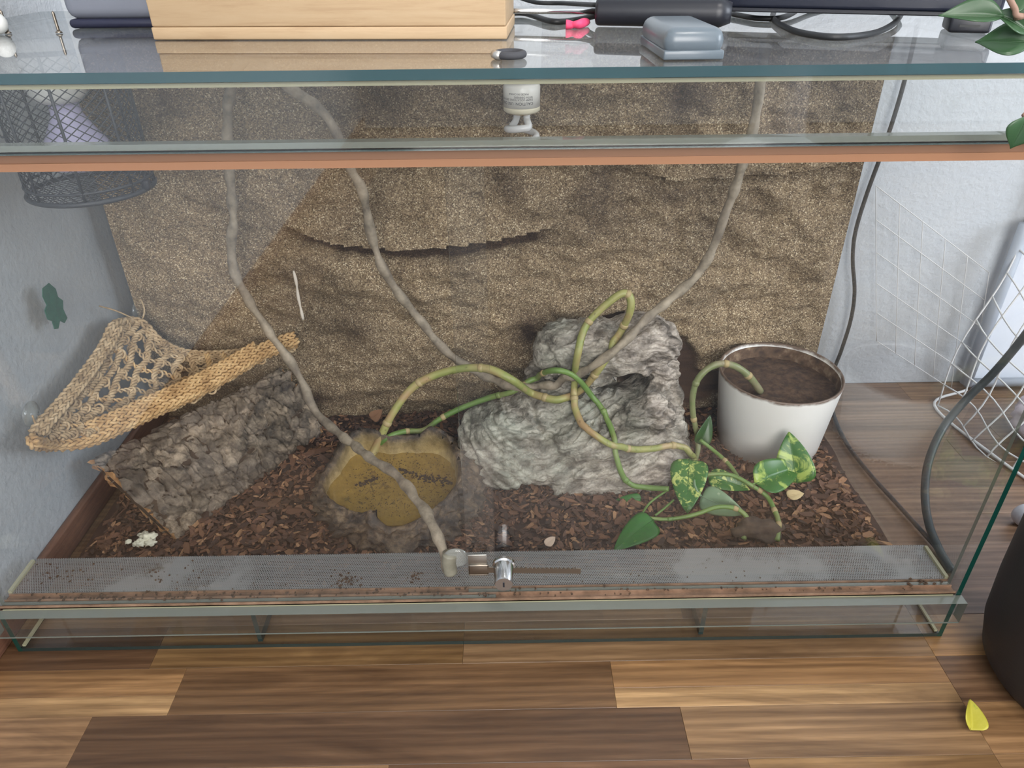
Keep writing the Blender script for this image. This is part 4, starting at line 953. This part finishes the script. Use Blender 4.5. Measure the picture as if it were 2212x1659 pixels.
# ------------------------------------------------------------------ things on the lid
ZL = ZT+.0082
def on(u, v): return at(u, v, z=ZL)
def lid_things():
    a, b = on(335, 87), on(1093, 86); L = (b-a).length; rz = math.atan2(b.y-a.y, b.x-a.x)
    t = NT('pale_wood'); v = t.obj((3, 40, 40)); f = t.noise(v, 3, 6, .65, .4); g = t.noise(t.obj((1.2, 9, 9)), 3, 3, .5)
    wm = t.done(t.bsdf(t.mix(g, t.ramp(f, [(.3, lin((162, 130, 97))), (.5, lin((190, 162, 127))), (.75, lin((202, 177, 144)))]), lin((186, 158, 124))), .6, f, .2, .001))
    o = thing('wooden_block', 'pale raw wooden box standing on the terrarium lid', 'wooden box', a, rz)
    box('body', (0, 0, .012), (L, .13, .19), wm, o, .0015); box('base_board', (-.001, -.0006, .0004), (L+.001, .131, .0118), wm, o, .0012)
    c = on(255, 62); o = thing('grey_device', 'grey appliance with dark blue base at the left of the lid', 'device', c)
    GR = plain('device_grey', (130, 134, 146), .4)
    box('body', (-.058, .003, .009), (.10, .11, .075), GR, o, .012, 4); box('base', (-.055, 0, .0003), (.097, .107, .010), plain('navy_plastic', (38, 40, 62), .4), o, .0045, 3); box('bracket', (-.085, .09, .020), (-.05, .12, .055), BLACK, o, .003)
    for k, (u, v, h) in enumerate(((128, 72, .022), (18, 73, .024), (190, 48, .022))):
        c = on(u, v); s = thing('wood_screw', ('thin metal screw standing on its head, second from the left on the lid', 'metal screw standing on its head at the far left of the lid', 'metal screw standing against the grey appliance')[k], 'screw', c, 0, 'screws standing on the lid')
        lathe('head', [(.0, .0003), (.0035, .0003), (.0035, .0012), (.0014, .0032)], STEEL, s, 16); 
        prof = [(.0012, .003)]+[(.0013+.0005*(i % 2), .003+.0008*i) for i in range(1, int((h-.004)/.0008))]+[(.0001, h)]
        lathe('shank', prof, STEEL, s, 12)
    c = on(0, 75); o = lathe('white_ball', [(0, .0003)]+[(.011*math.sin(a), .0113-.011*math.cos(a)) for a in np.linspace(.15, PI, 12)], WHITEP, None, 24, c); tag(o, 'small white ball at the far left edge of the lid', 'ball')
    # hair tie
    c = on(1101, 126); o = thing('hair_tie', 'dark grey elastic ring with a metal clasp near the lid edge', 'hair tie', c)
    obj('elastic', *tubeg([(.0115*math.cos(q), .0115*math.sin(q), .0033) for q in np.linspace(0, 2*PI, 33)[:-1]], .0030, 10, True), plain('grey_elastic', (62, 62, 66), .8), o)
    V, F = tubeg([(-.013, -.002, .0036), (-.0115, -.0065, .0036), (-.008, -.0105, .0036)], .0034, 10); obj('clasp', V, F, plain('clasp_metal', (190, 186, 180), .3, Metallic=.8), o)
    # pink rubber
    pts = [on(1222, 62)+Vector((0, 0, .004)), on(1238, 62)+Vector((0, 0, .0038)), on(1252, 62)+Vector((0, 0, .0045)), on(1266, 56)+Vector((0, 0, .0045))]
    tag(tube('pink_rubber', pts, lambda u, a: .0042*(1+.18*math.sin(9*u+2*a)), plain('pink', (236, 74, 118), .6), None, 10), 'small bright pink rubber piece on the lid', 'rubber piece')
    # curling iron
    p0, p1 = on(1292, 57)+Vector((0, .003, .0145)), on(1552, 62)+Vector((0, .003, .0150))
    o = thing('curling_iron', 'black-handled iron with a slim metal rod lying on the lid', 'curling iron', (0, 0, 0)); dv = (p1-p0).normalized()
    obj('handle', *tubeg([p0-dv*.002, p0, p0+dv*.002, p0.lerp(p1, .5), p1-dv*.004, p1, p1+dv*.012], lambda u, a: [.0125, .0138, .0140, .0142, .0146, .0146, .0100][int(u*6+.5)], 32), BLACK, o)
    obj('rod', *tubeg([p0-dv*.002, p0-dv*.22], .0032, 14), CHROME, o)
    cab = lambda pts, r=.0026: tube('power_cord', pts, r, BLACKC, o, 8, 8)
    cab([p0+Vector((.0, .004, .006)), on(1220, 30)+Vector((0, 0, .012)), on(1150, 26)+Vector((0, 0, .012)), on(1085, 14)+Vector((0, 0, .02))])
    cab([p0+Vector((.0, .004, -.004)), on(1240, 50)+Vector((0, 0, .003)), on(1190, 52)+Vector((0, 0, .003)), on(1130, 36)+Vector((0, 0, .004)), on(1085, 40)+Vector((0, 0, .004))], .0032)
    # sensor
    c = on(1498, 131); o = thing('grey_sensor', 'grey rounded sensor box lying at the front of the lid', 'sensor', c, .02)
    SG = plain('sensor_grey', (98, 108, 116), .28)
    box('lower_shell', (-.0247, .0003, .0004), (.0247, .1047, .0075), SG, o, .0012, 2); box('upper_shell', (-.0249, .0001, .0030), (.0249, .1049, .024), SG, o, .0092, 5)
    # cable loop
    pts = [on(1700, 20)+Vector((0, 0, .02)), on(1668, 40)+Vector((0, 0, .004)), on(1700, 68)+Vector((0, 0, .003)), on(1760, 84)+Vector((0, 0, .003)), on(1830, 87)+Vector((0, 0, .003)), on(1900, 74)+Vector((0, 0, .003)), on(1940, 50)+Vector((0, 0, .006)), on(1945, 20)+Vector((0, 0, .014)), on(1910, -15)+Vector((0, 0, .02)), on(1830, -12)+Vector((0, 0, .018)), on(1760, 12)+Vector((0, 0, .01)), on(1700, 42)+Vector((0, 0, .004)), on(1640, 46)+Vector((0, 0, .003)), on(1580, 36)+Vector((0, 0, .003))]
    tag(tube('black_cable', pts, .0031, BLACKC, None, 8, 8), 'loop of black cable lying on the lid before the black bar', 'cable')
    # black bar on feet
    f = on(2092, 73); g = on(1560, 20); rz = math.atan2(f.y-(g.y-.0), f.x-g.x)*.35
    o = thing('black_bar', 'long black bar on rubber feet at the back right of the lid', 'soundbar', f, rz)
    BB = plain('bar_black', (34, 38, 52), .35)
    box('body', (-.33, .03, .016), (.03, .085, .075), BB, o, .004, 3); box('lower_band', (-.328, .028, .0125), (.028, .08, .0165), BLACK, o, .001, 1)
    for x in (0, -.29): ft = box('foot', (x-.019, 0, .0003), (x+.019, .05, .0155), BLACK, o, .003); 
    box('foot_slot', (-.010, -.0006, .006), (.008, .002, .008), BLACKC, o)
lid_things()

# ------------------------------------------------------------------ cables outside
w = [at(u, v, y=.600) for u, v in ((1985, 40), (1972, 100), (1955, 170), (1932, 250), (1905, 330), (1872, 420), (1848, 500), (1842, 560), (1846, 630), (1838, 690), (1818, 755), (1800, 805))]
g_ = [at(u, v, z=.006) for u, v in ((1795, 860), (1802, 900), (1830, 960), (1880, 1025), (1930, 1080), (1980, 1135), (2020, 1180), (2048, 1215))]
tag(tube('wall_cable', w+g_, .0036, BLACKC, None, 8, 6), 'thin dark cable running down the back wall and forward along the floor', 'cable')
q = [at(2056, 1233, z=.006), at(2030, 1190, z=.008), at(2006, 1130, z=.02), at(1998, 1060, z=.045), at(2008, 990, z=.07), at(2040, 920, z=.10), at(2090, 860, z=.14), at(2140, 812, z=.18), at(2190, 755, z=.23), at(2240, 690, z=.29), at(2300, 610, z=.36)]
tag(tube('thick_cable', q, .0062, plain('dark_green_cable', (38, 48, 50), .45), None, 10, 6), 'thick dark cable curving up past the right glass pane', 'cable')

# ------------------------------------------------------------------ netted goal frame and soft toys to the right
def goal():
    T_ = thing('net_goal', 'small toy goal with grey frame and white net right of the terrarium', 'goal', (0, 0, 0))
    GF = plain('goal_grey', (168, 176, 188), .5); NETM = plain('net_cord', (216, 216, 216), .7)
    a = Vector((.945, .585, .020)); b = Vector((.945, .585, .346)); r = .011
    obj('upright', *tubeg([a, b], r, 16), GF, T_); obj('top_bar', *tubeg([b, b+Vector((.5, 0, .01))], .007, 12), GF, T_); obj('bottom_bar', *tubeg([a, a+Vector((.5, 0, 0))], .009, 12), GF, T_)
    for p in (a, b): 
        V, F = latheg([(0, .004), (.006, .004), (.007, 0)], 16); obj('bolt', [Vector((p.x+.014+x, p.y-.010-z, p.z-.006+y)) for x, y, z in V], F, plain('bolt_blue', (92, 104, 132), .4), T_)
    f0 = Vector((.86, .53, .004)); f1 = Vector((.93, .22, .004))
    obj('floor_rope', *tubeg(catmull([a+Vector((0, -.01, -.01)), f0, (f0+f1)/2+Vector((-.012, 0, 0)), f1], 8), .0026, 8), NETM, T_)
    # side net: from the upright down to the floor rope
    def net(fn, nu, nv, r):
        for i in range(nu+1): obj('net_cord', *tubeg([fn(i/nu, k/12) for k in range(13)], r, 5), NETM, T_)
        for j in range(nv+1): obj('net_cord', *tubeg([fn(k/14, j/nv) for k in range(15)], r, 5), NETM, T_)
    def side(s, t):
        top = (a.lerp(b, 1)).lerp(Vector((1.06, .24, .22)), s); bot = catmull([f0, (f0+f1)/2+Vector((-.012, 0, 0)), f1], 4); k = s*(len(bot)-1); i = int(min(k, len(bot)-2)); lo = bot[i].lerp(bot[i+1], k-i)
        p = top.lerp(lo, t); return p+Vector((.010*math.sin(9*s+7*t), 0, .006*math.sin(8*s)*t-.03*math.sin(PI*t)*math.sin(PI*s)))
    net(side, 8, 8, .0016)
    def back(s, t):
        p = Vector((.70, .606, .33)).lerp(Vector((.945, .597, .33)), s); lo = Vector((.73, .606, .05)).lerp(Vector((.945, .59, .03)), s)
        q = p.lerp(lo, t); return q+Vector((.05*(t-.5), 0, -.16*(s-.5)*(1-.3*t)))
    net(back, 5, 5, .0008)
    brd = thing('white_board', 'white board standing on the floor behind the toy goal', 'board', (0, 0, 0))
    box('panel', (.965, .60, .004), (1.55, .618, .52), plain('board_white', (228, 234, 244), .3), brd, .002, 1)
    SP = mottled('spotted_plush', [(92, 80, 92), (214, 200, 210), (236, 228, 232)], 20, .95, .5, .004)
    for nm, c, r, s, lab in (('soft_toy', (1.02, .40, .045), (.075, .085, .045), 1, 'greyish spotted soft toy lying inside the toy goal'), ('soft_toy', (1.03, .27, .035), (.07, .05, .035), 4, 'pinkish soft toy lying at the near end of the toy goal')):
        V, F = ellip(Vector(), (1, 1, 1), 0, 4); V = [Vector(c)+Vector((p.x*r[0], p.y*r[1], p.z*r[2]))*(1+.35*fbm(p+Vector((s, 2, 0)), 1.4, 3)) for p in V]
        for v in V: v.z = max(v.z, .002)
        tag(obj(nm, V, F, SP), lab, 'soft toy')
goal()

c = at(2207, 1118, z=.014); V, F = latheg([(0, .011), (.010, .0105), (.0165, .008), (.0180, .004), (.0180, -.004), (.0165, -.008), (0, -.0105)], 32)
tag(obj('furniture_castor', [Vector((c.x+.004+x, c.y-z, .0185+y)) for x, y, z in V], F, plain('castor_grey', (196, 196, 204), .35)), 'pale grey castor wheel on the floor behind the black planter', 'castor')
# ------------------------------------------------------------------ black planter with a ficus
def planter():
    c = (.737, -.072, 0); T_ = thing('black_planter', 'large black round planter on the floor at the right edge', 'planter', c)
    t = NT('planter_black'); f = t.noise(t.obj(), 300, 2, .5); m = t.done(t.bsdf(lin((34, 32, 34)), .55, f, .15, .001))
    prof = [(0, .0005), (.090, .0005), (.104, .006), (.114, .020), (.122, .055), (.126, .12), (.128, .22), (.130, .30), (.130, .31), (.122, .31), (.118, .28)]
    lathe('planter_wall', prof, m, T_, 72); V, F = latheg([(0, .282), (.06, .283), (.118, .281)], 32); obj('soil', V, [q for q in F if len(q) < 10], mottled('planter_soil', [(40, 30, 24), (70, 54, 42)], 60, .95, .8, .004), T_)
    F_ = thing('ficus_tree', 'slender ficus with pointed green leaves rising from the black planter', 'plant', (c[0], c[1], .282))
    BR = plain('ficus_bark', (150, 120, 104), .7)
    def wl(p): return Vector(p)-Vector((c[0], c[1], .282))
    top = at(2200, -20, y=-.03)
    tube('trunk', [wl((c[0], c[1], .28)), wl((c[0]-.01, c[1]+.01, .5)), wl((c[0]-.03, c[1]+.02, .75)), wl((c[0]-.06, c[1]+.03, 1.0))], lambda u, a: .008-.004*u, BR, F_, 10)
    br1 = [wl((c[0]-.03, c[1]+.02, .78)), wl(at(2290, 20, y=-.02)), wl(at(2205, 35, y=-.02)), wl(at(2192, 18, y=-.02)), wl(at(2178, -8, y=-.02))]
    tube('branch', br1, .0022, BR, F_, 8)
    tube('branch', [wl((c[0]-.02, c[1]+.015, .66)), wl(at(2290, 240, y=-.04)), wl(at(2215, 262, y=-.05))], .0018, BR, F_, 8)
    L = lambda b, t_, n, w_, f=.5, d=.1: leaf('leaf', wl(b), wl(t_), n, w_, FIC, F_, f, d, 'lance', 16, 5)
    L(at(2225, 72, y=-.02), at(2148, 22, y=-.01), (.2, -.9, .3), .020, .9); L(at(2168, 36, y=-.015), at(2026, 36, y=0), (0, -.75, .65), .022, .9, -.06)
    L(at(2235, 92, y=-.02), at(2108, 86, y=0), (.1, -.9, .5), .028, .5, .1); L(at(2230, -2, y=-.02), at(2178, -2, y=-.01), (0, -1, .2), .02)
    L(at(2222, 250, y=-.05), at(2184, 322, y=-.05), (-.3, -.9, .3), .022, .5)
    r = random.Random(9)
    for i in range(26):
        z = r.uniform(.80, 1.02); an = r.uniform(0, 6.28); b = Vector((c[0]-.03-.12*(z-.72), c[1]+.02, z)); e = b+Vector((.11*math.cos(an), .11*math.sin(an), -.02)); L(b.lerp(e, .3), e, (0, 0, 1), .034)
planter()
o = leaf('fallen_leaf', at(2098, 1577, z=.004), at(2096, 1510, z=.014), (.15, -.35, 1), .027, leafmat('yellowing_leaf', (196, 188, 62), (214, 206, 92), (150, 176, 70), .02, 40), None, 1.0, .0)
tag(o, 'yellow fallen leaf on the floor before the black planter', 'leaf')

# ------------------------------------------------------------------ white pedestal table behind the camera (seen as a reflection)
q = at(1672, 325, z=0); tb = thing('pedestal_table', 'white round pedestal table mirrored in the upper right of the glass', 'table', (q.x, .012-q.y, 0))
WT = plain('table_white', (235, 235, 240), .3)
lathe('foot', [(0, .0005), (.21, .0005), (.21, .012), (.16, .03), (.105, .06)], WT, tb, 48); lathe('column', [(.104, .06), (.09, .2), (.08, .45), (.09, .68)], WT, tb, 40); lathe('table_top', [(0, .68), (.3, .68), (.31, .70), (.30, .715), (0, .715)], WT, tb, 64)
